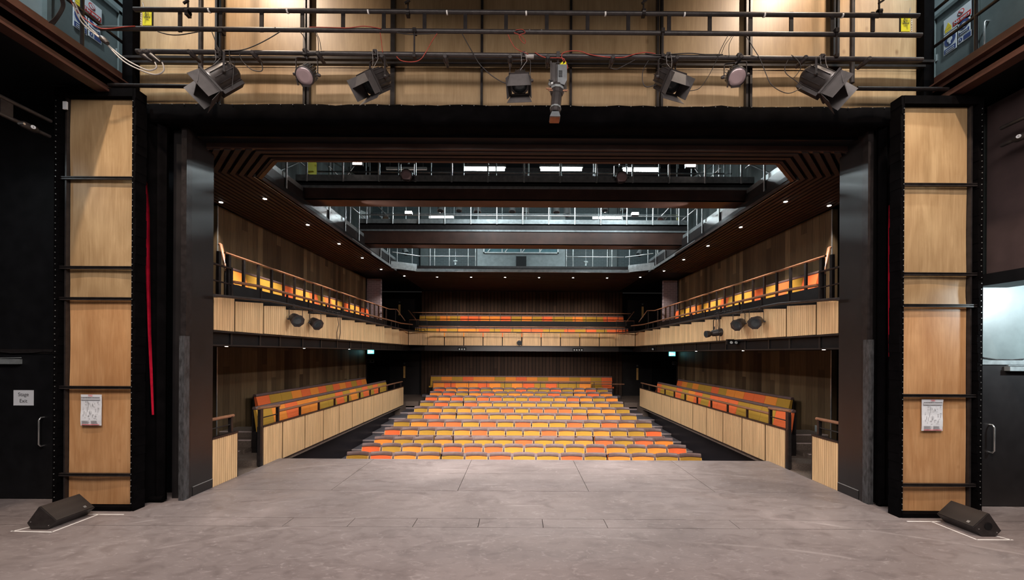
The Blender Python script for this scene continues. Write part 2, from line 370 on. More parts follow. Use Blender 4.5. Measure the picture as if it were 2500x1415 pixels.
# ------------------------------------------------------------------ setting: rear and side walls, ceiling
struct('wall_rear_dark', MB().box(-9, 9, BACK + .35, BACK + .5, -1.3, CEIL), M['black'])
mb = MB()
struct('wall_rear_timber', MB().box(-4.95, 5.0, BACK, BACK + .12, -.3, CEIL), M['wallB'])
for s, side in ((-1, 'left'), (1, 'right')):
    def bx(x0, x1, *r, m=0, mb=None): a, b = sorted((s * x0, s * x1)); mb.box(a, b, *r, m)
    q = MB(); bx(WALLX, WALLX + .12, 8.56, ENDY + .05, -.2, CEIL, mb=q); struct('wall_' + side, q, M['wallL'])
    q = MB(); bx(WALLX - .012, WALLX, 8.545, 8.565, .2, CEIL, mb=q); struct('trim_' + side + '_corner', q, M['lightsteel'])
    q = MB(); bx(WALLX + .12, 8.2, 9.2, 9.35, -.1, CEIL + 1, mb=q); struct('wall_' + side + '_brick', q, M['brick'])
    q = MB(); bx(7.1, 7.2, 6.4, 9.2, -.1, CEIL, mb=q); struct('wall_' + side + '_foyer', q, M['brickY'])
    q = MB(); bx(5.2, 5.35, EDGE - .02, 17.75, -1.3, -.035, mb=q); bx(4.84, 5.3, EDGE - .5, EDGE - .02, -1.3, -.035, mb=q)
    struct('wall_' + side + '_plinth', q, M['plinth'])
    q = MB(); bx(WALLX, 8.6, ENDY + .05, ENDY + .2, -.3, 2.2, mb=q); struct('wall_' + side + '_return', q, M['black'])
    q = MB(); bx(WALLX, 8.6, 18.3, 18.45, 2.2, CEIL, mb=q); struct('wall_' + side + '_upper_brick', q, M['brick'])
    q = MB(); bx(5.85, WALLX, 16.95, 17.1, 2.43, CEIL, mb=q); struct('wall_' + side + '_pier', q, M['pier'])
    # lower gallery floors (two levels) and the gangway at stage level
    q = MB(); bx(FX + .03, 5.55, 7.6, ENDY, -.12, .08, mb=q); bx(5.55, WALLX + .1, 8.6, ENDY, -.12, .22, mb=q)
    bx(FX + .03, 7.3, 6.62, 8.0, -.14, -.015, mb=q); struct('floor_' + side + '_gallery', q, M['carpet'])
    # three steps up from the gangway
    q = MB()
    for k, (y, z) in enumerate(((8.0, .16), (8.35, .30), (8.62, .42))):
        bx(5.56, 6.41, y, 9.2, z - .16, z, mb=q); bx(5.56, 6.41, y - .004, y + .035, z - .012, z + .004, m=1, mb=q)
    o = q.build('gallery_steps', [M['carpet'], M['nosing']])
    tag(o, f'three carpeted steps with pale nosings beside the {side} lower gallery', 'steps')
    # upper gallery slab
    q = MB(); bx(FX + .08, 7.6, 6.35, 18.2, 2.2, 2.42, mb=q); bx(5.68, 7.6, 7.4, 18.2, 2.42, 2.975, mb=q); struct('floor_' + side + '_upper_gallery', q, M['black'])
    # soffit panels around the open space with the chamfered corner
    pts = [(s * 9, 6.2), (s * 3.65, 6.2), (s * 3.65, 6.55), (s * 4.0, 6.55), (s * 4.65, 7.2), (s * 4.75, 15.3), (s * 4.75, 15.3), (s * 9, 15.3)]
    q = MB(); q.prism(pts if s > 0 else pts[::-1], lambda a, b, t: (a, b, t), CEIL + .06, CEIL + .14); struct('ceiling_' + side, q, M['black'])
q = MB(); q.box(-3.66, 3.66, 6.2, 6.55, CEIL + .06, CEIL + .14); q.box(-9, 9, 15.3, BACK + .5, CEIL + .06, CEIL + .14); struct('ceiling', q, M['black'])

# concentric timber slats of the soffit
for s, side in ((-1, 'left'), (1, 'right')):
    mb = MB()
    for k in range(15):
        d = .05 + .115 * k; wd = .034
        def pts_at(d):
            xc = 2.55 - 1.41421 * d
            p = [(xc - 6.2, 6.2)] if 6.55 - d < 6.2 else [(0, 6.55 - d), (-4.0 - .4142 * d, 6.55 - d)]
            return p + [(-4.65 - d, 7.2 - .4142 * d), (-4.70 - d, 15.3)]
        a = pts_at(d - wd); b = pts_at(d + wd)
        if len(a) != len(b):
            a = a[1:]; a[0] = b[0]
        for i in range(len(a) - 1):
            c = [a[i], a[i + 1], b[i + 1], b[i]]
            c = [(x * (-s), y) for x, y in c]
            if s > 0: pass
            v = [(x, y, CEIL) for x, y in c] + [(x, y, CEIL + .06) for x, y in c]
            mb.hexa(v)
    o = mb.build('soffit_slats', M['slat']); tag(o, f'red-brown timber slats lining the soffit over the {side} upper gallery', 'slatted soffit')
mb = MB()
for k in range(30):
    y = 15.45 + k * .16; mb.box(-4.75, 4.75, y, y + .07, CEIL, CEIL + .06)
o = mb.build('soffit_slats', M['slat']); tag(o, 'red-brown timber slats lining the soffit over the rear balcony', 'slatted soffit')
# edge boards of the opening
q = MB()
q.box(-4.0, 4.0, 6.5, 6.56, CEIL - .01, CEIL + .35)
for s in (-1, 1): q.bar((s * 4.0, 6.53, CEIL + .17), (s * 4.68, 7.2, CEIL + .17), .06, .36)
q.box(-4.86, 4.86, 6.18, 6.24, CEIL + .02, 5.40)
struct('trim_1', q, M['brownboard'])

# roof void: walls, roof
struct('wall_void_left', MB().box(-6.6, -6.5, 6.4, 17.9, CEIL + .14, 9.2), M['doorgrey'])
struct('wall_void_right', MB().box(6.5, 6.6, 6.4, 17.9, CEIL + .14, 9.2), M['doorgrey'])
struct('wall_void_rear', MB().box(-6.6, 6.6, 17.8, 17.95, CEIL + .14, 9.2), M['teal'])
struct('wall_void_front', MB().box(-5.65, 5.65, 6.0, 6.18, CEIL + .1, 9.2), M['black'])
struct('ceiling_void', MB().box(-6.6, 6.6, 6.2, 17.9, 9.1, 9.25), M['black'])
mb = MB()
for k in range(8): mb.box(-6.5, 6.5, 7.6 + k * 1.35, 7.72 + k * 1.35, 8.3, 8.6)
struct('ceiling_void_joists', mb, M['blackmetal'])

# ------------------------------------------------------------------ setting: proscenium
PY = 5.75
hb = MB().box(-5.57, 5.57, PY + .02, PY + .12, 5.50, 9.4); header = struct('wall_header', hb, M['black'])
xs = [-5.46] + [P(x, 200, PY).x for x in (541, 753.5, 962, 1177, 1392, 1607, 1822, 2032)] + [5.46]
zr = [5.50, 6.085, 8.63, 9.4]
for a, b in zip(xs[:-1], xs[1:]):
    for z0, z1 in zip(zr[:-1], zr[1:]):
        # each sheet is a little bowed between its fixings
        q = MB(); n = 8; dd = random.uniform(.006, .016)
        vs = []; fs = []
        for i in range(n + 1):
            t = i / n; x = a + .01 + (b - a - .02) * t; y = PY + dd * (4 * (t - .5) ** 2 - 1) 
            vs += [(x, y, z0 + .003), (x, y, z1 - .003)]
        for i in range(n): fs.append((2 * i, 2 * i + 2, 2 * i + 3, 2 * i + 1))
        q.add(vs, fs, 0, True); q.box(a + .01, b - .01, PY + .004, PY + .018, z0 + .003, z1 - .003)
        q.build('plywood_panel', M['ply'], header)
for i, x in enumerate(xs[1:-1]):
    pair = i in (0, 1, 5, 6, 7)
    if pair:
        for dx in (-.028, .028): box(x + dx - .016, x + dx + .016, PY - .075, PY - .02, 5.50, 9.4).build('steel_batten', M['blackmetal'], header)
    else:
        wd = .03 if i == 2 else .016
        box(x - wd, x + wd, PY - .075, PY - .02, 5.50, 9.4).build('steel_batten', M['blackmetal'], header)
for z, y, h in ((6.085, PY - .10, .022), (6.06, PY - .22, .016), (8.63, PY - .1, .022)):
    box(-5.46, 5.46, y - .025, y + .025, z - h, z + h).build('cross_rail', M['blackmetal'], header)
for s in (-1, 1):
    a, b = sorted((s * 5.46, s * 5.60)); box(a, b, PY - .10, PY + .12, 5.30, 9.4).build('serge_edging', M['cloth'], header)
# serge-wrapped border over the opening, with staples
mb = MB(); n = 60
prof = [(5.62, 5.27), (5.60, 5.30), (5.60, 5.47), (5.63, 5.505), (5.95, 5.505), (5.95, 5.27)]
mb.sweepx(prof, [-5.3 + 10.6 * i / n for i in range(n + 1)], lambda x: (.006 * math.sin(x * 9) + .004 * math.sin(x * 23), .006 * math.sin(x * 5.3) + .005 * math.sin(x * 17)))
mb.m = mb.m
for i in range(64):
    x = -5.2 + i * .165; mb.box(x, x + .012, 5.592, 5.602, 5.475, 5.481, 1)
o = mb.build('masking_border', [M['cloth'], M['lightsteel']]); tag(o, 'black serge masking border stretched across the top of the stage opening', 'masking border')
# reveals of the opening
for s, side in ((-1, 'left'), (1, 'right')):
    def bx(q, x0, x1, *r, m=0): a, b = sorted((s * x0, s * x1)); q.box(a, b, *r, m)
    q = MB(); bx(q, FX, 5.06, 5.86, 6.335, 0, 5.5); bx(q, FX - .006, FX + .002, 5.95, 6.335, .0, .13); bx(q, FX - .010, FX + .0, 5.95, 6.335, .13, .138, m=1)
    bx(q, FX - .015, FX + .06, 5.80, 5.90, 0, 5.5, m=2)
    struct('wall_' + side + '_reveal', q, [M['blackgloss'], M['lightsteel'], M['blackmetal']])
    q = MB(); bx(q, FX - .022, FX - .012, 5.775, 5.86, .0, 2.32); bx(q, FX - .022, FX + .05, 5.765, 5.775, .0, 2.32); o = q.build('corner_guard', M['worn']); tag(o, f'scuffed dark corner guard on the lower {side} jamb of the stage opening', 'corner guard')
    q = MB(); bx(q, 5.06, 9, 6.1, 6.3, 0, 5.5); struct('wall_' + side + '_behind_flat', q, M['black'])
    # pleated black leg
    mb = MB(); n = 44; vs = []; fs = []
    x0, x1 = (5.02, 5.58) if s < 0 else (4.88, 5.40)
    for i in range(n + 1):
        t = i / n; x = s * (x0 + (x1 - x0) * t); y = 5.70 + .035 * math.sin(t * 26) + .02 * math.sin(t * 11)
        vs += [(x, y, .02), (x + s * .01 * math.sin(t * 9), y, 5.4), (x, y + .02, .02), (x, y + .02, 5.4)]
    for i in range(n):
        a = 4 * i; fs += [(a, a + 4, a + 5, a + 1), (a + 2, a + 3, a + 7, a + 6)]
    mb.add(vs, fs, 0, True); mb.cyl((s * (x0 + .02), 5.70, .05), (s * (x1 - .02), 5.70, .05), .04, 8)
    o = mb.build('black_drape', M['cloth']); tag(o, f'black pleated stage drape hanging between the {side} plywood flat and the opening', 'drape')
# red house curtain caught at both sides
def red(side, edge, Y):
    mb = MB(); vs = []; fs = []
    for i, (yy, xa, xb) in enumerate(edge):
        a = P(xa, yy, Y); b = P(xb, yy, Y)
        for k in range(7):
            t = k / 6; vs.append((a.x + (b.x - a.x) * t, Y + .010 * math.sin(t * 9 + i * .4), a.z))
    for i in range(len(edge) - 1):
        for k in range(6): fs.append((7 * i + k, 7 * i + k + 1, 7 * i + k + 8, 7 * i + k + 7))
    n = len(vs); mb.add(vs + [(x, y + .012, z) for x, y, z in vs], fs + [tuple(j + n for j in f[::-1]) for f in fs], 0, True)
    o = mb.build('house_curtain', M['redcurtain']); tag(o, f'sliver of red velvet curtain hanging behind the {side} plywood flat', 'curtain')
red('left', [(330, 345, 349), (400, 347, 351), (424, 347, 353), (451, 348, 361), (524, 349, 365), (632, 353, 366), (723, 357, 367), (813, 361, 368), (900, 366, 371), (1012, 372, 374)], 5.64)
red('right', [(500, 2172.5, 2174), (560, 2171, 2175), (700, 2171, 2175), (820, 2172, 2175), (870, 2173, 2174)], 5.64)

# ------------------------------------------------------------------ plywood flats either side
def flat(side, x0, x1, Y, H, poles, s):
    t = thing('plywood_flat', f'tall plywood flat edged in black serge on the {side} of the stage', 'scenery flat', ((x0 + x1) / 2, Y, 0))
    inx = x1 if s < 0 else x0; outx = x0 if s < 0 else x1     # inner edge faces the opening
    # ply
    zs = [0.06] + poles + [H - .10]
    lo, hi = sorted((inx + s * .012, outx - s * .13))
    n = 10
    for z0, z1 in zip(zs[:-1], zs[1:]):
        q = MB(); vs = []; fs = []; dd = random.uniform(.004, .014); m = 6
        for j in range(m + 1):
            for i in range(n + 1):
                u = i / n; v = j / m
                vs.append((lo + (hi - lo) * u, Y + .075 + dd * math.sin(u * 5 + z0) * math.sin(v * PI), z0 + .004 + (z1 - z0 - .008) * v))
        for j in range(m):
            for i in range(n): fs.append((j * (n + 1) + i, j * (n + 1) + i + 1, (j + 1) * (n + 1) + i + 1, (j + 1) * (n + 1) + i))
        q.add(vs, fs, 0, True); q.box(lo, hi, Y + .095, Y + .107, z0 + .004, z1 - .004)
        q.build('plywood_sheet', M['ply2'] if z0 < 2.6 else M['ply'], t)
    a, b = sorted((outx - s * .06, outx - s * .13)); box(a, b, Y + .11, Y + .12, .06, H - .1).build('edge_strip', M['ply2'], t)
    a, b = sorted((outx - s * .105, outx - s * .125)); box(a, b, Y + .03, Y + .085, .05, H - .08).build('upright', M['blackmetal'], t)
    for z in poles:
        a, b = sorted((inx + s * .008, outx - s * .055))
        q = MB().box(a, b, Y + .012, Y + .05, z - .021, z - .003); q.box(a, b, Y + .012, Y + .05, z + .008, z + .019); q.box(a, b, Y + .03, Y + .05, z - .02, z + .018); q.build('cross_batten', M['blackmetal'], t)
    # serge edging with staples
    q = MB(); n = 46
    def strip(xa, xb, ya, yb):
        for i in range(n):
            z0 = H * i / n; z1 = H * (i + 1) / n; w = .004 * math.sin(i * 2.1) + .003 * math.sin(i * 5.7)
            q.box(min(xa, xb) - w, max(xa, xb) + w, ya + w, yb, z0, z1 + .001)
    a, b = sorted((outx, outx - s * .062)); strip(a, b, Y - .005, Y + .14)
    a, b = sorted((inx, inx + s * .008)); q.box(a, b, Y - .004, Y + .16, 0, H)
    a, b = sorted((inx - s * .0, inx - s * .035)); strip(a, b, Y + .0, Y + .16)
    q.box(x0, x1, Y - .006, Y + .14, H - .105, H); q.box(x0, x1, Y - .006, Y + .14, 0, .055)
    for i in range(70):
        z = .1 + i * (H - .2) / 70
        for xx in (outx - s * .03 + .004 * math.sin(i), inx - s * .008): q.box(xx - .003, xx + .003, Y - .016, Y - .008, z, z + .01, 1)
    q.build('serge_edging', [M['cloth'], M['lightsteel']], t)
    return t
tl = flat('left', -6.22, -5.19, 5.38, 5.55, [.47, 1.62, 2.79, 3.20, 4.38], -1)
tr = flat('right', 4.86, 5.89, 5.30, 5.46, [.42, 1.58, 2.75, 3.16, 4.32], 1)
box(-6.09, -6.04, 5.355, 5.375, 5.26, 5.36).build('paper_tag', M['paper'], tl)
# pipe over the flats
for a, b, sd in ((P(128, 206, 5.45), P(478, 211, 5.45), 'left'), (P(2092, 216, 5.45), P(2345, 218, 5.45), 'right')):
    q = MB().tube([a, b], .026, 10); o = q.build('scaffold_pipe', M['blackmetal']); tag(o, f'short black scaffold pipe fixed above the {sd} plywood flat', 'pipe')
# paper plans
def plan(t_lab, cx, cz, Y, tilt=0):
    t = thing('evacuation_plan', t_lab, 'poster', (cx, Y, cz))
    w, h = .137, .205
    q = MB(); vs = []; fs = []; n = 6
    for j in range(n + 1):
        z = cz - h + 2 * h * j / n
        for x in (cx - w, cx + w): vs.append((x + tilt * (z - cz), Y - .006 * math.sin(j * 1.1), z))
    for j in range(n): fs.append((2 * j, 2 * j + 1, 2 * j + 3, 2 * j + 2))
    q.add(vs, fs); q.box(cx - w, cx + w, Y + .001, Y + .003, cz - h, cz + h); q.build('sheet', M['paper'], t)
    yy = Y - .010
    q = MB(); R = random.Random(5)
    q.box(cx - w * .92, cx + w * .92, yy, yy + .002, cz + h * .66, cz + h * .86)
    q.build('header_band', simple('pale_grey_print', (.42, .43, .46), .7, 0, 4, .05, 0), t)
    q = MB()
    for (a, b, c, d) in ((-.5, .45, .55, .53), (-.5, .12, .4, .2), (-.6, -.55, -.55, .3), (.3, -.55, .34, .5), (-.2, -.5, .1, -.44), (-.35, -.1, .25, -.07), (-.1, -.4, .12, -.3), (-.5, -.56, -.1, -.52)):
        q.box(cx + a * w, cx + b * w if b > a else cx + a * w + .004, yy, yy + .002, cz + c * h, cz + d * h) if False else None
    for i in range(70):
        a = R.uniform(-.75, .75); c = R.uniform(-.6, .55); L = R.uniform(.03, .22)
        if R.random() < .5: q.box(cx + a * w, cx + min(.85, a + L) * w, yy, yy + .002, cz + c * h, cz + c * h + .0022)
        else: q.box(cx + a * w, cx + a * w + .0022, yy, yy + .002, cz + c * h, cz + min(.6, c + L) * h)
    for r in range(5):
        for a in (-.85, .05): q.box(cx + a * w, cx + (a + R.uniform(.5, .75)) * w, yy, yy + .002, cz - h * (.70 + .045 * r), cz - h * (.70 + .045 * r) + .003)
    q.build('floor_plan_print', M['inkgrey'], t)['kind'] = 'stuff'
    T = Matrix.Translation((cx, yy - .001, cz + h * .93)) @ Matrix.Rotation(PI / 2, 4, 'X')
    text('FIRE', .032, M['inkred'], T, t)
    T = Matrix.Translation((cx, yy - .001, cz + h * .80)) @ Matrix.Rotation(PI / 2, 4, 'X')
    text('IN CASE OF FIRE EMERGENCY EVACUATION PLAN', .0135, M['ink'], T, t, sx=.78)
    q = MB()
    for r in range(2): q.box(cx - w * .85, cx + w * .85, yy, yy + .002, cz - h * (.93 + .03 * r), cz - h * (.93 + .03 * r) + .004)
    q.build('red_footer_print', M['inkred'], t)
c = P(221.5, 1000.5, 5.42); plan('creased evacuation plan poster pinned low on the left plywood flat', c.x, c.z, 5.425)
c = P(2277, 1013, 5.34); plan('creased evacuation plan poster pinned low on the right plywood flat', c.x, c.z, 5.345, .03)

# ------------------------------------------------------------------ stage wings: doors, walls, fly galleries
WY = 5.85
q = MB().box(-9, -5.9, WY, WY + .15, 0, 5.6); q.box(-9, -5.9, WY - .012, WY, 2.06, 2.12, 1); struct('wall_stage_left', q, [M['black'], M['blackmetal']])
q = MB().box(5.9, 9, WY - .1, WY + .1, 2.02, 5.5); struct('wall_stage_right', q, M['doorgrey'])
q = MB().box(5.7, 9, WY - .14, WY - .1, 1.98, 2.04); struct('trim_2', q, M['steel'])
d1 = struct('door_1', MB().box(-7.9, -6.0, WY - .05, WY, .01, 2.03), M['black'])
d2 = struct('door_2', MB().box(5.75, 7.9, WY - .14, WY - .08, .01, 1.97), M['blackgloss'])
def pull(parent, x, z0, z1, y, s):
    MB().tube([(x, y + .03, z0), (x, y - .04, z0), (x + s * .004, y - .058, z0 + .03), (x + s * .004, y - .058, z1 - .03), (x, y - .04, z1), (x, y + .03, z1)], .011, 8).build('door_handle', M['chrome'], parent)
c0 = P(107, 1087, WY - .05); c1 = P(107, 1018, WY - .05); pull(d1, c0.x, c0.z, c1.z, WY - .05, -1)
c0 = P(2415, 1103, WY - .14); c1 = P(2415, 1036, WY - .14); pull(d2, c0.x, c0.z, c1.z, WY - .14, 1)
a = P(0, 888, WY - .1); b = P(44, 876, WY - .1)
box(-7.75, b.x, WY - .11, WY - .05, a.z, b.z).build('door_closer', M['steel'], d1)
MB().bar((b.x - .4, WY - .09, b.z + .01), (b.x + .03, WY - .09, b.z + .02), .012, .012).build('closer_arm', M['steel'], d1)
a = P(2464, 905, WY - .2); box(a.x, 7.2, WY - .21, WY - .14, a.z, a.z + .06).build('door_closer', M['steel'], d2)
MB().bar((a.x, WY - .18, a.z + .075), (a.x + .5, WY - .18, a.z + .075), .02, .012).build('closer_arm', M['steel'], d2)
t = thing('paper_sign', 'white paper sign reading Stage Exit taped on the black door', 'sign', P(57.5, 970, WY - .055))
a = P(33, 989, WY - .056); b = P(82, 952, WY - .056); box(a.x, b.x, WY - .057, WY - .053, a.z, b.z).build('sheet', M['paper'], t)
Rx = Matrix.Rotation(PI / 2, 4, 'X')
text('Stage', .072, M['ink'], Matrix.Translation(((a.x + b.x) / 2, WY - .058, (a.z + b.z) / 2 + .045)) @ Rx, t)
text('Exit', .072, M['ink'], Matrix.Translation(((a.x + b.x) / 2, WY - .058, (a.z + b.z) / 2 - .045)) @ Rx, t)
# cable drooping along the door heads
for s, sd, pts in ((-1, 'left', [(0, 858), (30, 861), (80, 860), (105, 857), (128, 858)]), (1, 'right', [(2399, 872), (2430, 877), (2470, 878), (2500, 876)])):
    yy = WY - .02 if s < 0 else WY - .11
    o = MB().tube([P(x, y, yy) for x, y in pts], .009, 6).build('wall_cable', M['cable'] if s < 0 else M['blackmetal']); tag(o, f'thin cable drooping over the {sd} stage door', 'cable')
# brown overhanging panel on the right
q = MB().box(6.28, 6.7, 1.8, 5.60, 3.22, 5.5); struct('wall_right_wing', q, M['brownwall'])
q = MB().box(6.26, 6.75, 1.8, 5.74, 3.06, 3.215); struct('trim_3', q, M['black'])
for s, sd in ((-1, 'left'), (1, 'right')):
    def bx(q, x0, x1, *r, m=0): a, b = sorted((s * x0, s * x1)); q.box(a, b, *r, m)
    q = MB(); bx(q, 5.58, 7.6, 1.2, 6.4, 5.62, 5.72); struct(f'floor_{sd}_fly_gallery', q, M['black'])
    q = MB(); bx(q, 5.58, 5.60, 1.2, 6.1, 5.54, 5.78); bx(q, 5.50, 5.66, 1.2, 6.1, 5.50, 5.53); bx(q, 5.50, 5.66, 1.2, 6.1, 5.77, 5.79)
    bx(q, 5.60, 5.62, 1.2, 6.1, 5.79, 5.93)
    o = q.build('gallery_beam', M['red']); tag(o, f'red-oxide steel edge beam of the {sd} fly gallery above the stage', 'steel beam')
    q = MB(); bx(q, 6.3, 6.45, 1.2, 6.5, 5.72, 9.2); struct(f'wall_{sd}_fly_gallery', q, M['wallgrey'])
    q = MB(); bx(q, 5.5, 6.4, 6.42, 6.5, 5.62, 9.2); struct(f'wall_{sd}_fly_end', q, M['wallgrey'])
    # guard rail
    t = thing('guard_rail', f'black tubular guard rail along the {sd} fly gallery', 'railing', (s * 5.63, 4, 5.8))
    for z in (6.38, 6.88): MB().tube([(s * 5.63, 1.4, z), (s * 5.63, 5.80, z)], .021, 8).build('rail', M['blackmetal'], t)
    for y in (5.80, 5.16, 3.6, 2.2): MB().tube([(s * 5.63, y, 5.6), (s * 5.63, y, 6.89)], .021, 8).build('post', M['blackmetal'], t)
# fly gallery doors and their signs (on the side walls, facing the stage)
def side_sign(name, lab, s, y0, y1, z0, z1, X):
    t = thing(name, lab, 'sign', (s * X, (y0 + y1) / 2, (z0 + z1) / 2))
    a, b = sorted((s * X, s * (X - .004))); box(a, b, y0, y1, z0, z1).build('plate', M['paper'], t); return t
def side_T(s, X, y, z):   # text frame lying on a side wall, reading direction away from / towards the camera as seen from the stage
    # right wall: reading direction = -Y ; left wall: +Y
    ex = Vector((0, -s, 0)); ey = Vector((0, 0, 1)); ez = ex.cross(ey)
    m = Matrix((ex, ey, ez)).transposed().to_4x4(); m.translation = (s * X, y, z); return m
DX = 6.27
for s, sd, dn in ((1, 'right', 'door_3'), (-1, 'left', 'door_4')):
    a, b = sorted((s * 6.3, s * 6.26)); 
    y0, y1 = (5.74, 6.28) if s > 0 else (5.35, 6.25)
    d = struct(dn, MB().box(a, b, y0, y1, 5.78, 7.25), M['doorgrey'])
    q = MB()
    for yy in (y0 - .05, y1): q.box(*sorted((s * 6.3, s * 6.235)), yy, yy + .05, 5.75, 7.3)
    q.box(*sorted((s * 6.3, s * 6.235)), y0 - .05, y1 + .05, 7.25, 7.3); q.build('door_frame', M['doorgrey'], d)
    for z in (6.15, 6.6): box(*sorted((s * 6.26, s * 6.248)), y1 - .03, y1 - .005, z, z + .1).build('hinge', M['chrome'], d)
d = struct('door_5', MB().box(6.26, 6.3, 4.95, 5.68, 5.78, 7.25), M['doorgrey'])
MB().tube([(6.26, 5.57, 6.30), (6.21, 5.57, 6.30), (6.20, 5.57, 6.33), (6.20, 5.57, 6.63), (6.21, 5.57, 6.65), (6.26, 5.57, 6.65)], .012, 8).build('door_handle', M['chrome'], d)
MB().tube([(-6.26, 5.46, 5.95), (-6.21, 5.46, 5.95), (-6.20, 5.46, 5.98), (-6.20, 5.46, 6.25), (-6.26, 5.46, 6.27)], .012, 8).build('door_handle', M['chrome'], bpy.data.objects['door_4'])
def signset(s, sd, yc, zc):
    # yc is the centre along the wall, widths run along y
    X = 6.252
    def rr(t, u0, u1, v0, v1, mat, nm='panel', dep=.002):
        ya = yc - s * u0; yb = yc - s * u1
        box(*sorted((s * X - s * .0, s * (X - .005 - dep))), min(ya, yb), max(ya, yb), zc + v0, zc + v1).build(nm, mat, t)
    def disc(t, u, v, ru, rv, mat, nm='disc'):
        q = MB(); q.prism([(ru * math.cos(k * PI / 10), rv * math.sin(k * PI / 10)) for k in range(20)], lambda a, b, tt: (s * (X - .0075 - tt), yc - s * (u + a), zc + v + b), 0, .002); q.build(nm, mat, t)
    t = thing('warning_sign', f'white no entry warning sign on the {sd} fly gallery door', 'sign', (s * X, yc, zc))
    rr(t, -.19, .19, .07, .29, M['paper'], 'plate'); rr(t, -.06, .18, .095, .165, M['signred'], 'red_panel', .004); rr(t, -.17, -.08, .085, .12, M['signyellow'], 'yellow_panel', .004)
    text('No entry', .062, M['paper'], side_T(s, X - .011, yc - s * .06, zc + .132), t, bold=.001, sx=.9)
    q = MB(); q.prism([(-.175, .125), (-.075, .125), (-.125, .215)], lambda a, b, tt: (s * (X - .008 - tt), yc - s * a, zc + b), 0, .002); q.build('warning_triangle', M['signyellow'], t)
    disc(t, .05, .225, .045, .045, M['signred'], 'prohibition_ring'); 
    q = MB(); q.prism([(.034 * math.cos(k * PI / 10), .034 * math.sin(k * PI / 10)) for k in range(20)], lambda a, b, tt: (s * (X - .010 - tt), yc - s * (.05 + a), zc + .225 + b), 0, .002); q.build('ring_centre', M['paper'], t)
    q = MB(); q.bar((s * (X - .014), yc - s * .025, zc + .25), (s * (X - .014), yc - s * .075, zc + .20), .003, .008); q.build('slash', M['signred'], t)
    for nm, lab, u0, u1, v0, v1 in (('safety_sign', 'harness', -.19, -.01, -.24, .055), ('safety_sign', 'padlock', .01, .17, -.12, .10), ('safety_sign', 'small notice', .01, .19, -.22, -.13)):
        t = thing(nm, {'harness': f'tall blue and white harness sign on the {sd} fly gallery door', 'padlock': f'blue and white head protection sign on the {sd} fly gallery door', 'small notice': f'small blue and white notice lowest on the {sd} fly gallery door'}[lab], 'sign', (s * X, yc, zc))
        rr(t, u0, u1, v0, v1, M['paper'], 'plate')
        w_ = u1 - u0; h_ = v1 - v0; uc = (u0 + u1) / 2
        if lab == 'small notice':
            disc(t, u0 + .035, (v0 + v1) / 2, .024, .03, M['signblue']); rr(t, u0 + .075, u1 - .01, v0 + .012, v1 - .012, M['signblue'], 'blue_panel', .004)
            disc2 = MB(); disc2.box(*sorted((s * (X - .011), s * (X - .012))), yc - s * (u0 + .035) - .004, yc - s * (u0 + .035) + .004, zc + (v0 + v1) / 2 - .014, zc + (v0 + v1) / 2 + .016); disc2.build('pictogram', M['paper'], t)
        else:
            disc(t, uc, v1 - h_ * .36, w_ * .44, h_ * .31, M['signblue']); rr(t, u0 + .01, u1 - .01, v0 + .012, v0 + h_ * .27, M['signblue'], 'blue_panel', .004)
            cu = v1 - h_ * .36
            q = MB(); q.prism([(.2 * w_ * math.cos(k * PI / 6), .13 * h_ * math.sin(k * PI / 6)) for k in range(12)], lambda a, b, tt: (s * (X - .011 - tt), yc - s * (uc + a), zc + cu + b), 0, .002)
            q.bar((s * (X - .012), yc - s * uc, zc + cu), (s * (X - .012), yc - s * uc, zc + cu - h_ * .22), .004, .02); q.build('pictogram', M['paper'], t)
            q = MB()
            for k in range(2): q.box(*sorted((s * (X - .011), s * (X - .0125))), *sorted((yc - s * (u0 + .03), yc - s * (u1 - .03))), zc + v0 + .02 + k * .026, zc + v0 + .03 + k * .026)
            q.build('caption_lines', M['paper'], t)
signset(1, 'right', 5.96, 6.83)
signset(-1, 'left', 5.81, 6.80)
t = thing('isolator_box', 'black box with a yellow emergency stop plate on the right fly gallery', 'switch box', (6.1, 4.6, 6.35))
box(5.98, 6.26, 4.72, 4.86, 6.12, 6.24).build('housing', M['black'], t); box(5.99, 6.25, 4.715, 4.72, 6.13, 6.235).build('yellow_plate', M['loadyellow'], t)
MB().cyl((6.10, 4.68, 6.2), (6.10, 4.72, 6.2), .03, 12).build('stop_button', M['orangetab'], t)
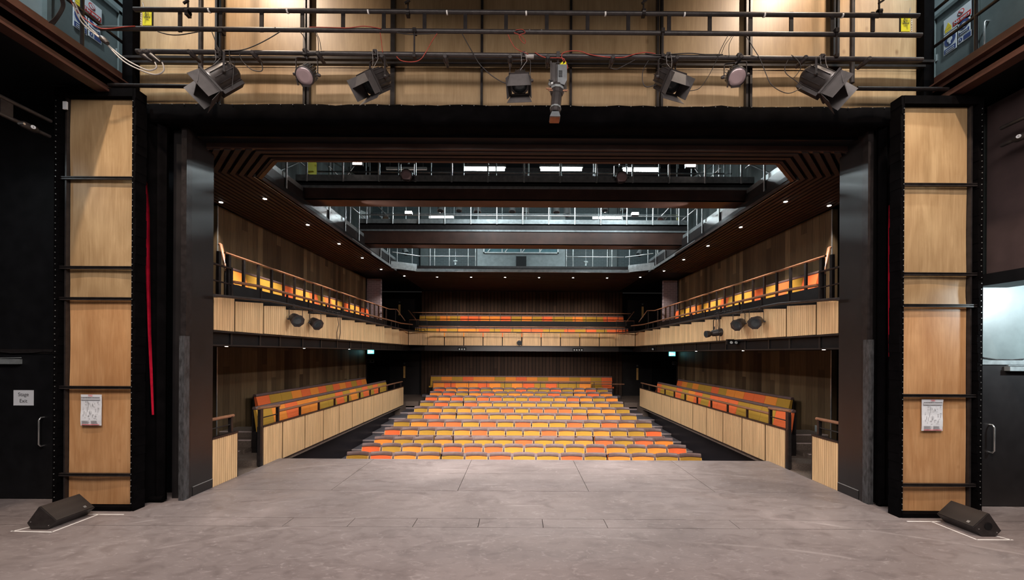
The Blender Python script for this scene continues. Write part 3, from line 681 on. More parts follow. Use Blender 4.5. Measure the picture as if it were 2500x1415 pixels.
# stubs of wing pipes
for s, sd, A, B in ((-1, 'left', [(-40, 217), (124, 296), 5.34], [(-40, 262), (121, 333), 5.34]), (1, 'right', [(2540, 265), (2444, 313), 5.25], [(2540, 306), (2445, 355), 5.25])):
    t = thing('wing_pipe_rack', f'pair of black pipes with clamps stretching along the {sd} wing wall', 'pipe rack', P(*A[1], A[2]))
    for (p0, p1, Y) in (A, B):
        e = P(*p1, Y); MB().tube([(e.x, Y - 1.6, e.z), (e.x, Y, e.z)], .024, 10).build('pipe', M['lantern'], t)
    eA = P(*A[1], A[2]); eB = P(*B[1], B[2])
    box(eA.x - .006, eA.x + .006, eA.y - .52, eA.y - .40, eB.z, eA.z).build('link_plate', M['blackmetal'], t)
    c = Vector((eB.x, eB.y - .22, eB.z)); MB().lathe((c.x, c.y - .09, c.z), (0, 1, 0), [(0, .03), (.03, .042), (.15, .042), (.18, .028)], 12).build('clamp', M['lantern'], t)
    MB().lathe((c.x - s * .045, c.y, c.z), (-s, -.4, 0), [(0, .022), (.012, .022)], 14).build('number_disc', M['paper'], t)
    T = Matrix.Translation((c.x - s * .045 - s * .0125, c.y - .006, c.z)) @ Matrix.Rotation(-s * math.atan2(1, .4), 4, 'Z') @ Rx
    text('6' if s > 0 else '2', .034, M['ink'], T, t)
    MB().lathe((c.x - s * .05, c.y - .15, c.z - .04), (-s, 0, 0), [(0, .014), (.07, .014)], 8).build('wing_nut', M['chrome'], t)

# ------------------------------------------------------------------ wedge speakers and floor tape
def wedge(lab, s, Y0, Y1, sec):
    t = thing('stage_monitor', lab, 'speaker', (s * 5.7, Y0, 0))
    q = MB(); q.prism(sec if s < 0 else sec[::-1], lambda a, b, tt: (a, tt, b), Y0, Y1); q.build('cabinet', M['blackmetal'], t)
    top, side = sec[2], sec[3]
    d = Vector((side[0] - top[0], 0, side[1] - top[1])); nrm = Vector((-d.z * (1 if d.x > 0 else -1), 0, abs(d.x))).normalized()
    if nrm.z < 0: nrm = -nrm
    cc = Vector(((top[0] + side[0]) / 2, (Y0 + Y1) / 2, (top[1] + side[1]) / 2)) + nrm * .004
    MB().obox(cc, d * .47, (0, (Y1 - Y0) / 2 - .008, 0), nrm * .004).build('grille', M['grille'], t)
    MB().obox(cc + nrm * .005 + d * .30 + Vector((0, (Y1 - Y0) * .30 if s < 0 else -(Y1 - Y0) * .30, 0)), d.normalized() * .014, (0, .014, 0), nrm * .002).build('badge', M['lightsteel'], t)
    cx = sum(p[0] for p in sec) / len(sec)
    if s > 0:
        q = MB(); q.lathe((cx + .0, Y0 - .004, .12), (0, 1, 0), [(0, .045), (.004, .045)], 18); q.build('recessed_handle', M['black'], t)
    for (px_, pz) in ((cx - .11, .09), (cx + .1, .05)): MB().cyl((px_, Y0 - .003, pz), (px_, Y0, pz), .006, 8).build('screw', M['chrome'], t)
wedge('black wedge monitor speaker lying on the stage floor before the left flat', -1, 4.81, 5.25, [(-5.82, 0), (-5.87, .077), (-5.73, .27), (-5.53, .098), (-5.63, 0)])
wedge('black wedge monitor speaker lying on the stage floor before the right flat', 1, 4.76, 5.18, [(5.44, 0), (5.51, .07), (5.37, .27), (5.19, .103), (5.29, 0)])
for s, sd, L in ((-1, 'left', [((-6.0, 4.765), (-5.5, 4.745)), ((-5.505, 4.745), (-5.50, 5.27)), ((-5.70, 5.27), (-5.18, 5.27)), ((-5.98, 4.76), (-5.86, 4.98))]),
                 (1, 'right', [((4.82, 5.185), (5.24, 5.185)), ((5.125, 5.185), (5.14, 4.68)), ((5.14, 4.68), (5.55, 4.68)), ((5.53, 4.68), (5.46, 4.80))])):
    q = MB()
    for a, b in L: q.bar((a[0], a[1], .0015), (b[0], b[1], .0015), .017, .002)
    o = q.build('floor_tape', M['white']); tag(o, f'white tape marks on the floor around the {sd} wedge speaker', 'floor marking')
# ------------------------------------------------------------------ bars and lanterns over the stage
BY = 4.90
t = thing('ladder_truss', 'black ladder truss of two tubes and rungs spanning the stage', 'truss', P(1268, 50, BY))
MB().tube([P(328, 23, BY), P(2243, 38.5, BY)], .025, 12).build('top_tube', M['lantern'], t)
MB().tube([P(243, 69, BY), P(2249, 86, BY)], .025, 12).build('bottom_tube', M['lantern'], t)
for i in range(18):
    x = 440 + 99.45 * i
    a = P(x, 30, BY); b = P(x, 78, BY); box(a.x - .022, a.x + .022, BY - .008, BY + .008, b.z, a.z).build('rung', M['blackmetal'], t)
for x in (512, 703, 900, 1092, 1285, 1478, 1671, 1866, 2056):
    p = P(x, 24.5 + (x - 330) * .0081, BY); MB().lathe((p.x - .012, p.y, p.z), (1, .0, .1), [(0, .0265), (.018, .0265)], 12).build('white_tape', M['white'], t)
for x in (675, 2195, 1293, 1322):
    p = P(x, 77 + (x - 1268) * .0085, BY); MB().lathe((p.x, p.y - .02, p.z), (0, -1, 0), [(0, .007), (.01, .007)], 8).build('bolt', M['chrome'], t)
t = thing('lighting_bar', 'long black lighting bar carrying the stage lanterns', 'lighting bar', P(1268, 137, BY))
MB().tube([P(334, 125.5, BY), P(2251, 146, BY)], .026, 12).build('tube', M['lantern'], t)
for i, x in enumerate((1012, 1618, 540, 2042)):
    a = P(x, 70, BY - .03); b = P(x, 139, BY - .03)
    MB().box(a.x - .009, a.x + .009, BY - .04, BY - .03, b.z, a.z).box(a.x - .02, a.x + .02, BY - .05, BY + .02, a.z - .05, a.z).box(a.x - .018, a.x + .018, BY - .05, BY + .02, b.z - .01, b.z + .03).build('drop_arm', M['blackmetal'], t)
# hanging straps from the grid to the truss
for i, (x, l) in enumerate(((459, 'left end'), (996, 'left middle'), (1571, 'right middle'), (2146, 'right end'))):
    p = P(x, 30, BY); q = MB().box(p.x - .008, p.x + .008, BY - .006, BY + .006, p.z, 9.0); q.lathe((p.x - .02, BY, p.z), (1, 0, 0), [(0, .036), (.04, .036)], 12); q.box(p.x - .02, p.x + .02, BY - .03, BY + .03, p.z - .05, p.z + .02)
    q.bar((p.x - .03, BY - .03, p.z + .08), (p.x + .03, BY - .03, p.z + .12), .02, .02)
    o = q.build('suspension_strap', M['blackmetal']); tag(o, f'black suspension strap clamped to the {l} of the ladder truss', 'rigging strap')
for x, nm in ((490, 'left'), (2080, 'right')):
    a = P(x, 178 if x < 1000 else 203, 5.35); o = MB().tube([a, (a.x, 5.35, 9.0)], .028, 12).build('vertical_pipe', M['lantern']); tag(o, f'vertical black scaffold pipe in front of the {nm} end of the plywood', 'pipe')
# yellow load plates
for x, sd in ((361, 'left'), (2209, 'right')):
    p = P(x, 46 if x < 1000 else 61, 5.0); t = thing('load_plate', f'yellow safe working load plate hung at the {sd} end of the truss', 'sign', p)
    box(p.x - .055, p.x + .055, 4.99, 5.0, p.z - .085, p.z + .085).build('plate', M['loadyellow'], t)
    box(p.x - (.068 if x > 1000 else -.055), p.x + (.068 if x < 1000 else -.055), 4.992, 5.002, p.z - .085, p.z + .095).build('edge', M['black'], t)
    T = Matrix.Translation((p.x, 4.987, p.z + .05)) @ Rx; text('01', .055, M['ink'], T, t)
    text('500KG', .026, M['ink'], Matrix.Translation((p.x, 4.987, p.z + .012)) @ Rx, t); text('UDL', .026, M['ink'], Matrix.Translation((p.x, 4.987, p.z - .015)) @ Rx, t)
    q = MB(); sx = -1 if x < 1000 else 1
    for k in range(9): q.lathe((p.x + sx * .075, 4.99, p.z + .09 - k * .022), (0, .3, 1), [(0, .006), (.016, .006)], 6)
    q.build('chain', M['chrome'], t)
    MB().cyl((p.x, 4.95, p.z + .08), (p.x, 4.93, p.z + (.14 if x < 1000 else .15)), .006, 6).build('hook', M['chrome'], t)
# short stand-off couplers that tie the bar back to the wall
for i, (x, y) in enumerate(((341, 123), (357, 123), (459, 124), (614, 126), (774, 128), (931, 135), (1086, 136), (1245, 137), (1338, 138), (1497, 138), (1654, 139), (1811, 136), (1969, 138), (2125, 141))):
    p = P(x, y, BY - .07); q = MB().lathe(p, (0, 1, 0), [(0, .020), (.006, .026), (.05, .026), (.06, .030), (.10, .030), (.11, .024), (.18, .020)], 12)
    o = q.build('coupler', M['lantern']); ords = ['leftmost', 'second', 'third', 'fourth', 'fifth', 'sixth', 'seventh', 'eighth', 'ninth', 'tenth', 'eleventh', 'twelfth', 'thirteenth', 'rightmost']
    tag(o, f'black stand-off coupler on the lighting bar, {ords[i]} counting from the left', 'coupler', 'stand-off couplers on the lighting bar')

def yoke_set(t, hook, body, d, r, mat, drop=.05, wide=None):
    up = Vector((0, 0, 1)); side = d.cross(up).normalized(); a = (wide or r) + .018
    top = Vector((body.x, body.y, hook.z - drop)) if hook.z - drop > body.z + r else Vector((body.x, body.y, body.z + r + .05))
    A = body + side * a; B = body - side * a
    q = MB(); hh = Vector((0, 0, top.z - body.z))
    for S in (A, B): q.bar(S, S + hh * .93, .022, .006, 0, (side.x, side.y, 0))
    q.bar(A + hh * .93, A + hh - side * .02, .022, .006, 0, side); q.bar(B + hh * .93, B + hh + side * .02, .022, .006, 0, side)
    q.bar(A + hh - side * .02, B + hh + side * .02, .022, .006)
    q.build('yoke', mat, t)
    q = MB(); q.box(hook.x - .022, hook.x + .022, hook.y - .036, hook.y + .036, hook.z - .036, hook.z + .034); q.cyl((hook.x, hook.y, hook.z - .036), (top.x, top.y, top.z - .01), .010, 8); q.cyl((hook.x, hook.y - .04, hook.z - .01), (hook.x, hook.y - .075, hook.z - .01), .007, 6)
    q.build('hook_clamp', mat, t)
    for S, k in ((A, 1), (B, -1)): MB().lathe(S, side * k, [(0, .018), (.02, .020), (.035, .012)], 8).build('tilt_knob', mat, t)
    return side
def basis(d):
    d = d.normalized(); side = d.cross(Vector((0, 0, 1))).normalized(); up = side.cross(d).normalized(); return d, side, up
def fresnel(lab, hook, body, d, k=1.0, spread=32, cat='stage light', grp='barndoor lanterns on the lighting bar'):
    d, side, up = basis(d); t = thing('fresnel_lantern', lab, cat, hook, 0, grp); r = .105 * k
    q = MB(); q.lathe(body - d * .17 * k, d, [(0, r * .55), (.03 * k, r * .86), (.09 * k, r), (.28 * k, r), (.285 * k, r * 1.08), (.31 * k, r * 1.08)], 22)
    for an in range(0, 360, 30):
        n_ = side * math.cos(math.radians(an)) + up * math.sin(math.radians(an)); q.obox(body - d * .015 * k + n_ * r * 1.0, d * .11 * k, n_ * .007, n_.cross(d) * .004)
    q.obox(body - d * .01 * k - up * r * .95, d * .12 * k, side * r * .45, up * .03 * k); q.build('housing', M['lantern'], t)
    Fc = body + d * .145 * k
    q = MB(); fr = r * 1.02
    for w_, a_ in ((up, side), (-up, side), (side, up), (-side, up)): q.obox(Fc + w_ * fr, w_ * .012, a_ * fr * 1.1, d * .012)
    q.build('colour_frame', M['lantern'], t)
    MB().lathe(Fc - d * .01, d, [(0, r * .92), (.012, r * .80), (.018, r * .4)], 22).build('lens', M['lensdark'], t)
    top = True
    for w_, a_, nar in ((up, side, 0), (-up, side, 0), (side, up, 1), (-side, up, 1)):
        be = math.radians(-34 if top else spread); top = False
        h0 = Fc + w_ * fr + d * .012; e = (d * math.cos(be) + w_ * math.sin(be)); L = .15 * k
        a0 = fr * 1.0; a1 = fr * (1.0 if nar else 1.38); nn = e.cross(a_).normalized() * .0015
        p = [h0 - a_ * a0, h0 + a_ * a0, h0 + e * L + a_ * a1, h0 + e * L - a_ * a1]
        MB().hexa([x - nn for x in p] + [x + nn for x in p]).build('barn_door', M['flap'], t)
    yoke_set(t, hook, body, d, r, M['lantern'])
    q = MB(); e0 = body - d * .15 * k; q.tube([e0, e0 - d * .06 + up * .04, e0 + Vector((0, .02, .16)), hook + Vector((.05, 0, -.03))], .0045, 6); q.build('tail_cable', M['cable'], t)
    q = MB(); q.tube([hook + Vector((-.03, -.03, .02)), hook + Vector((-.02, -.03, -.10)), body + up * r, hook + Vector((.04, -.03, -.08)), hook + Vector((.03, -.03, .03))], .0025, 5); q.build('safety_wire', M['greycable'], t)
    return t
def ledpar(lab, hook, body, d, grp='ribbed par lanterns on the lighting bar', k=1.0, lens='lens'):
    d, side, up = basis(d); t = thing('par_lantern', lab, 'stage light', hook, 0, grp); r = .095 * k
    q = MB(); q.lathe(body - d * .16 * k, d, [(0, r * .72), (.02 * k, r * .78), (.16 * k, r * .88)], 20)
    q.lathe(body, d, [(0, r * .98), (.02 * k, r * 1.12), (.07 * k, r * 1.12), (.075 * k, r * 1.0)], 24)
    q.build('housing', M['lantern'], t)
    q = MB()
    for an in range(0, 360, 18):
        n_ = side * math.cos(math.radians(an)) + up * math.sin(math.radians(an)); q.obox(body - d * .075 * k + n_ * r * .93, d * .075 * k, n_ * .012 * k, n_.cross(d) * .0022)
    q.build('cooling_fins', M['lanterngrey'] if k == 1 else M['lantern'], t)
    MB().lathe(body + d * .073 * k, d, [(0, r * .98), (.006, r * .95), (.012, r * .6)], 24).build('lens', M[lens], t)
    q = MB(); q.obox(body + d * .085 * k - up * r * .98, side * r * .55, up * .008, d * .012); q.obox(body + d * .085 * k + side * r * .98 - up * r * .6, side * .006, up * r * .35, d * .012); q.build('gel_runner', M['lantern'], t)
    yoke_set(t, hook, body - d * .02, d, r * 1.12, M['lantern'])
    return t
def at(x, y, Y=BY): return P(x, y, Y)
fresnel('barndoor lantern tilted down to the left, first along the stage bar, lit white flap', at(536, 128), at(541, 190), Vector((-.47, -.45, -.74)), 1.22, 14)
ledpar('ribbed round lantern with mauve lens between the first two barndoor lanterns', at(747, 130), at(748, 183), Vector((.05, -.62, -.62)))
fresnel('barndoor lantern second along the stage bar, aimed low towards the left', at(917, 132), at(921, 196), Vector((-.36, -.62, -.66)), 1.05, 14)
fresnel('barndoor lantern left of the profile spot, aimed straight at the stage', at(1278, 137), at(1270, 198), Vector((-.05, -.66, -.70)), 1.0, 14)
fresnel('barndoor lantern right of centre hanging before the double wall batten', at(1630, 139), at(1628, 194), Vector((.25, -.64, -.68)), 1.03, 14)
ledpar('ribbed round lantern with mauve lens near the right end of the bar', at(1802, 141), at(1796, 186), Vector((-.12, -.64, -.58)))
fresnel('barndoor lantern rightmost on the stage bar, broad white-lit top flap', at(2004, 143), at(1999, 196), Vector((.47, -.48, -.70)), 1.22, 14)
# profile spot hanging vertically
t = thing('profile_spot', 'long grey profile spot hanging nose down at the centre of the bar', 'stage light', at(1356, 138))
d = Vector((-.06, -.10, -1)).normalized(); b0 = at(1362, 165); d_, sd_, up_ = basis(Vector((-.06, -.35, -1)))
q = MB(); q.box(b0.x - .01, b0.x + .10, BY - .085, BY + .06, b0.z - .20, b0.z - .02); q.hexa([(b0.x - .01, BY - .085, b0.z - .24), (b0.x + .07, BY - .085, b0.z - .26), (b0.x + .07, BY + .05, b0.z - .26), (b0.x - .01, BY + .05, b0.z - .24), (b0.x - .01, BY - .085, b0.z - .2), (b0.x + .10, BY - .085, b0.z - .2), (b0.x + .10, BY + .06, b0.z - .2), (b0.x - .01, BY + .06, b0.z - .2)])
q.build('power_box', M['lanterngrey'], t)
q = MB()
for i in range(7): q.box(b0.x + .002, b0.x + .045, BY - .089, BY - .084, b0.z - .17 + i * .012, b0.z - .165 + i * .012)
q.build('vent_slots', M['black'], t)
q = MB(); q.box(b0.x - .075, b0.x - .03, BY - .05, BY + .03, b0.z - .22, b0.z + .02); q.box(b0.x - .028, b0.x - .012, BY - .06, BY + .04, b0.z - .26, b0.z + .0)
q.build('lamp_cap', M['lantern'], t)
q = MB(); q.box(b0.x - .095, b0.x - .080, BY - .06, BY - .045, b0.z - .26, b0.z + .04); q.box(b0.x + .095, b0.x + .11, BY + .04, BY + .05, b0.z - .26, b0.z + .04); q.box(b0.x - .095, b0.x + .11, BY - .03, BY - .015, b0.z + .03, b0.z + .04); q.cyl((b0.x + .0, BY, b0.z + .03), (b0.x, BY, b0.z + .13), .01, 8); q.box(b0.x - .02, b0.x + .02, BY - .035, BY + .035, b0.z + .10, b0.z + .17)
q.build('yoke', M['lantern'], t)
o0 = Vector((b0.x - .005, BY - .01, b0.z - .23)); ax = Vector((-.045, -.10, -.52))
q = MB(); q.lathe(o0, ax, [(0, .075), (.05, .085), (.07, .075), (.12, .072), (.13, .062), (.36, .060), (.37, .050)], 10, 0, False); q.build('lens_tube', M['lantern'], t)
q = MB(); q.lathe(o0 + ax.normalized() * .05, ax, [(0, .088), (.03, .088)], 10, 0, False); q.lathe(o0 + ax.normalized() * .30, ax, [(0, .066), (.02, .066)], 10, 0, False); q.build('focus_band', M['steel'], t)
e = o0 + ax.normalized() * .37; dn = ax.normalized()
q = MB(); q.hexa([e + Vector((a * .04, b * .04, 0)) for a, b in ((-1, -1), (1, -1), (1, 1), (-1, 1))] + [e + dn * .08 + Vector((a * .062, b * .062, 0)) for a, b in ((-1, -1), (1, -1), (1, 1), (-1, 1))]); q.build('front_hood', M['lanterngrey'], t)
q = MB(); q.obox(e + dn * .083, (.056, 0, 0), (0, .056, -.01), (0, 0, .004)); q.build('lens', M['lensamber'], t)
for (dx, dz) in ((-.12, -.15), (-.10, -.17), (.10, -.17), (-.095, -.05)):
    MB().bar((o0.x + dx * .6, o0.y - .06, o0.z + dz + .08), (o0.x + dx * 1.15, o0.y - .075, o0.z + dz + .075), .012, .012).build('shutter_handle', M['rail'] if dz < -.1 else M['lantern'], t)
MB().lathe((o0.x - .075, o0.y - .02, o0.z + .01), (-.5, -.8, 0), [(0, .035), (.02, .035), (.03, .02)], 14).build('tilt_knob', M['lightsteel'], t)
q = MB()
for i in range(6): q.cyl((b0.x + .02 + i * .013, BY - .05, b0.z - .02), (b0.x + .025 + i * .013, BY - .04, b0.z + .015 + .012 * (i % 3)), .006, 6)
q.build('plug_connectors', M['loadyellow'], t)
# grey gaffer on the bar near the centre
p = at(1293, 138); o = MB().lathe((p.x - .05, p.y, p.z), (1, 0, .01), [(0, .028), (.10, .028)], 12).build('gaffer_wrap', M['greycable']); tag(o, 'wrap of grey tape round the lighting bar left of the profile spot', 'tape')

# cables along and between the bars
def smooth(pts, n=6):
    pts = [Vector(p) for p in pts]; out = []
    for i in range(len(pts) - 1):
        p0 = pts[max(i - 1, 0)]; p1 = pts[i]; p2 = pts[i + 1]; p3 = pts[min(i + 2, len(pts) - 1)]
        for k in range(n):
            t = k / n; out.append(.5 * ((2 * p1) + (p2 - p0) * t + (2 * p0 - 5 * p1 + 4 * p2 - p3) * t * t + (3 * p1 - p0 - 3 * p2 + p3) * t ** 3))
    return out + [pts[-1]]
def cable(lab, pts, r=.0055, mat='cable', Y=BY - .035, name='cable'):
    o = MB().tube(smooth([P(x, y, Y) if len(q_) == 2 else P(x, y, q_[2]) for q_ in pts for x, y in [q_[:2]]]), r, 6).build(name, M[mat]); tag(o, lab, 'cable'); return o
cable('dark cable drooping under the truss left end beside the load plate', [(385, 77), (410, 84), (440, 85), (487, 77)])
cable('dark cable from truss down to first barndoor lantern', [(517, 77), (524, 95), (531, 115), (536, 125)])
cable('dark cable sweeping from the first lantern up right to the truss', [(545, 124), (590, 122), (625, 110), (660, 92), (684, 77)])
cable('dark loop hanging at the back of the first barndoor lantern', [(560, 122), (562, 150), (570, 165), (568, 200), (566, 215)])
cable('drooping cable right of the first barndoor lantern', [(585, 133), (592, 150), (615, 170), (635, 174), (641, 168), (638, 152)])
cable('dark cable dropping to the left ribbed lantern', [(733, 78), (743, 92), (746, 112), (745, 130)])
cable('twin dark cables right of the left ribbed lantern', [(768, 78), (776, 95), (778, 125)], .004)
cable('right one of the dark cables beside the left ribbed lantern', [(772, 78), (780, 98), (784, 122)], .004)
cable('red cable dropping to the second barndoor lantern', [(928, 80), (931, 100), (934, 128)], .004, 'redcable')
cable('red cable lying on top of the truss left of centre', [(755, 66), (800, 67), (850, 68), (890, 64), (930, 70)], .005, 'redcable')
cable('red cable drooping behind the bar between second and centre lanterns', [(968, 138), (980, 148), (1005, 151), (1025, 146), (1038, 130), (1055, 100), (1067, 82)], .0045, 'redcable')
cable('black cable drooping under the truss left of centre', [(970, 80), (1000, 84), (1030, 83), (1065, 82)], .005)
cable('long black cable slanting from truss to the centre barndoor lantern', [(1128, 82), (1140, 104), (1155, 130), (1170, 155), (1195, 180), (1222, 198), (1238, 204)])
cable('dark red cable looped beside the centre of the truss', [(1240, 84), (1250, 105), (1262, 120), (1290, 132)], .004, 'redcable')
cable('small dark red loop hanging from the truss centre', [(1258, 74), (1275, 72), (1282, 80), (1268, 86), (1272, 98), (1281, 106), (1282, 98), (1270, 86), (1255, 80)], .004, 'redcable')
cable('red cable looping over the profile spot', [(1306, 128), (1330, 140), (1372, 142), (1380, 150), (1386, 165), (1378, 175)], .005, 'redcable')
cable('red cable waving along the bar right of the profile spot', [(1376, 150), (1371, 135), (1380, 127), (1400, 124), (1420, 126), (1440, 133), (1480, 139), (1520, 140), (1550, 132), (1575, 128), (1600, 131)], .005, 'redcable')
cable('black cable drooping from the bar between two couplers', [(1490, 166), (1505, 169), (1520, 162), (1550, 146)], .005)
cable('black loop at the left of the right-centre barndoor lantern', [(1583, 148), (1570, 172), (1569, 198), (1578, 212), (1602, 207)], .005)
cable('black cable running along the bar right of centre', [(1575, 130), (1610, 134), (1680, 130), (1720, 133), (1765, 133)], .006)
cable('thin dark cable leaving the right-centre lantern and rising right', [(1683, 222), (1708, 215), (1730, 185), (1750, 145), (1760, 120), (1777, 87)], .004)
cable('first of two fine dark cables between truss and bar right of centre', [(1786, 88), (1770, 110), (1762, 130)], .0035)
cable('second of two fine dark cables between truss and bar right of centre', [(1790, 88), (1780, 110), (1780, 138)], .0035)
cable('long red cable sweeping from the truss to the right lantern', [(1822, 88), (1838, 115), (1856, 145), (1870, 180), (1882, 205), (1905, 222), (1930, 227), (1962, 211)], .0045)
cable('black loop left of the rightmost barndoor lantern', [(1932, 134), (1950, 150), (1955, 165), (1948, 178), (1938, 190)], .0045)
cable('black cable curving up to the rightmost barndoor lantern', [(1924, 146), (1916, 165), (1920, 180), (1940, 195), (1960, 211)], .0045)
# big multicore cables from the left gallery to the bar end
cable('thick grey supply cable looping from the left gallery to the bar end', [(182, 5, 4.6), (205, 50, 4.7), (250, 97, 4.8), (300, 140), (340, 163), (365, 172), (382, 165), (378, 152)], .008, 'greycable')
cable('second thick grey supply cable looping lower to the bar end', [(178, 8, 4.6), (200, 55, 4.7), (252, 100, 4.8), (300, 148), (345, 172), (380, 182), (400, 172), (396, 152)], .008, 'greycable')
cable('red cable running from the left gallery onto the truss tube', [(170, -5, 4.6), (190, 30, 4.7), (235, 65, 4.8), (265, 70), (300, 66), (330, 64)], .006, 'redcable')
p = P(253, 97, 4.78); o = MB().lathe(p + Vector((-.03, 0, .03)), (1, .2, -1), [(0, .024), (.03, .034), (.06, .030), (.09, .022)], 12).build('cable_socket', M['lantern']); tag(o, 'round black cable socket joining the grey supply cables', 'connector')
for k in range(5):
    cable(f'black cable of the bundle hanging by the left gallery door, {["first", "second", "third", "fourth", "last"][k]} from the left', [(146 + 2.2 * k, -5, 4.55), (150 + 2 * k, 15, 4.6), (136 + 2.5 * k, 40, 4.65), (120 + 3 * k, 55 + k, 4.7)], .006)
for x in (340, 357):
    pass
t_ = thing('hanging_plug', 'pair of black plugs at the left end of the lighting bar', 'plug', at(365, 140))
for x0, y0, x1, y1 in ((345, 132, 372, 150), (362, 130, 391, 152)):
    a = P(x0, y0, BY - .03); b = P(x1, y1, BY - .02); MB().lathe(a, b - a, [(0, .026), (.05, .028), (.10, .020), ((b - a).length, .012)], 10).build('plug_body', M['lantern'], t_)
# ------------------------------------------------------------------ stalls seats
ORD = ['first', 'second', 'third', 'fourth', 'fifth', 'sixth', 'seventh', 'eighth', 'ninth', 'tenth', 'eleventh', 'twelfth', 'thirteenth', 'fourteenth', 'fifteenth', 'sixteenth']
CN = {'O': 'orange', 'A': 'amber', 'G': 'mustard'}
ROWS = ['GOAAGAOGGOGAAGG', 'OGAGOOOAAGGOAGAO', 'AGGAGGGOGGAOGOA', 'OAGGAOAGAOAGAGGO', 'GAOOGOGOAGOGOAG', 'GOAGOGAGAGOGAG',
        'GAGAGGOGOOOGAAG', 'GOGOAGAAGGAGAG', 'OAOGOOGGOGAOAGA', 'AOGAOGAAGOGAOA', 'OAAOGAGOGGOGAOG']
def make_seat(key, w):
    """tip-up seat facing the stage (local -y); origin on the floor under the backrest"""
    t = thing('theatre_seat', 'x', 'seat', (0, 0, 0), 0, None, True)
    n = 8; hw = w / 2
    xs = [-hw + w * i / n for i in range(n + 1)]
    off = lambda x: (-.045 * (x / hw) ** 2, .0)
    # padded back in coloured fabric, leaning back
    pr = [(-.075, .44), (-.045, .46), (.005, .73), (.010, .776), (.037, .776), (.034, .73), (-.010, .42)]
    MB().sweepx(pr, xs, off).build('backrest', M[key], t)
    pr = [(.002, .772), (-.002, .785), (.008, .838), (.018, .856), (.030, .860), (.044, .852), (.048, .83), (.046, .72), (.038, .72), (.038, .772)]
    MB().sweepx(pr, xs, lambda x: (-.045 * (x / hw) ** 2, -.006 * (x / hw) ** 2 + .004)).build('headrest_band', M['vinyl'], t)
    # shell edges
    for s in (-1, 1):
        q = MB(); x = s * (hw + .004); q.hexa([(x - .005, -.12, .44), (x + .005, -.12, .44), (x + .005, -.06, .43), (x - .005, -.06, .43), (x - .005, -.045, .76), (x + .005, -.045, .76), (x + .005, .0, .76), (x - .005, .0, .76)]); q.build('shell_edge', M['piping'], t)
    # tipped-up seat: coloured pad with a vinyl rim
    pr = [(-.145, .30), (-.105, .30), (-.125, .635), (-.165, .63)]
    MB().sweepx(pr, [-hw * .96, 0, hw * .96], lambda x: (0, 0)).build('seat_pad', M[key], t)
    pr = [(-.195, .30), (-.147, .285), (-.170, .59), (-.122, .596), (-.128, .622), (-.180, .626), (-.205, .60)]
    pr = [(-.20, .30), (-.150, .29), (-.168, .625), (-.122, .631), (-.126, .655), (-.150, .667), (-.180, .663), (-.204, .635)]
    MB().sweepx(pr, [-hw * .98, 0, hw * .98], lambda x: (0, 0)).build('seat_shell', M['vinyl'], t)
    return t
def make_arm():
    q = MB(); q.box(-.016, .016, -.16, .05, .02, .58); q.box(-.012, .012, -.10, .02, .0, .02)
    return q
protos = {}
def arm_row(k, x0, x1, n, y, z):
    """the standards between the seats: one object per standard with its wooden-capped armrest"""
def standard_proto():
    t = thing('armrest_standard', 'x', 'armrest', (0, 0, 0), 0, None, True)
    q = MB(); q.hexa([(-.015, -.13, 0), (.015, -.13, 0), (.015, .06, 0), (-.015, .06, 0), (-.015, -.19, .632), (.015, -.19, .632), (.015, .02, .632), (-.015, .02, .632)]); q.box(-.05, .05, -.14, .08, 0, .012)
    q.build('upright', M['black'], t)
    q = MB(); q.lathe((0, -.235, .655), (0, 1, 0), [(0, .012), (.012, .021), (.12, .021), (.24, .018), (.25, .010)], 10); q.build('arm_pad', M['vinyl'], t)
    return t
st = standard_proto(); first_arm = True
HWR = [4.08] * 5 + [3.87] * 6
CX = [0.02, 0.03, 0.03, 0.02, 0.02, 0.0, 0.0, 0.0, 0.0, -.02, -.02]
rown = ['front', 'second', 'third', 'fourth', 'fifth', 'sixth', 'seventh', 'eighth', 'ninth', 'tenth', 'rearmost']
for k, cols in enumerate(ROWS):
    n = len(cols); W = HWR[k] * 2 / n; y = ROWY[k]; z = FLZ[k]
    for i, c in enumerate(cols):
        x = CX[k] - HWR[k] + W * (i + .5)
        key = (c, k)
        if key not in protos: r = protos[key] = make_seat(c, W - .066)
        else: r = copy_tree(protos[key])
        r.location = (x, y, z)
        r['label'] = f'{CN[c]} tip-up seat with brown headband, {ORD[i]} from left in the {rown[k]} stalls row'
        r['group'] = f'tip-up seats of the {rown[k]} stalls row'
    for i in range(n + 1):
        if first_arm: r = st; first_arm = False
        else: r = copy_tree(st)
        r.location = (CX[k] - HWR[k] + W * i, y, z)
        r['label'] = f'dark standard with rounded arm pad beside a seat of the {rown[k]} stalls row'
        r['group'] = f'armrest standards of the {rown[k]} stalls row'

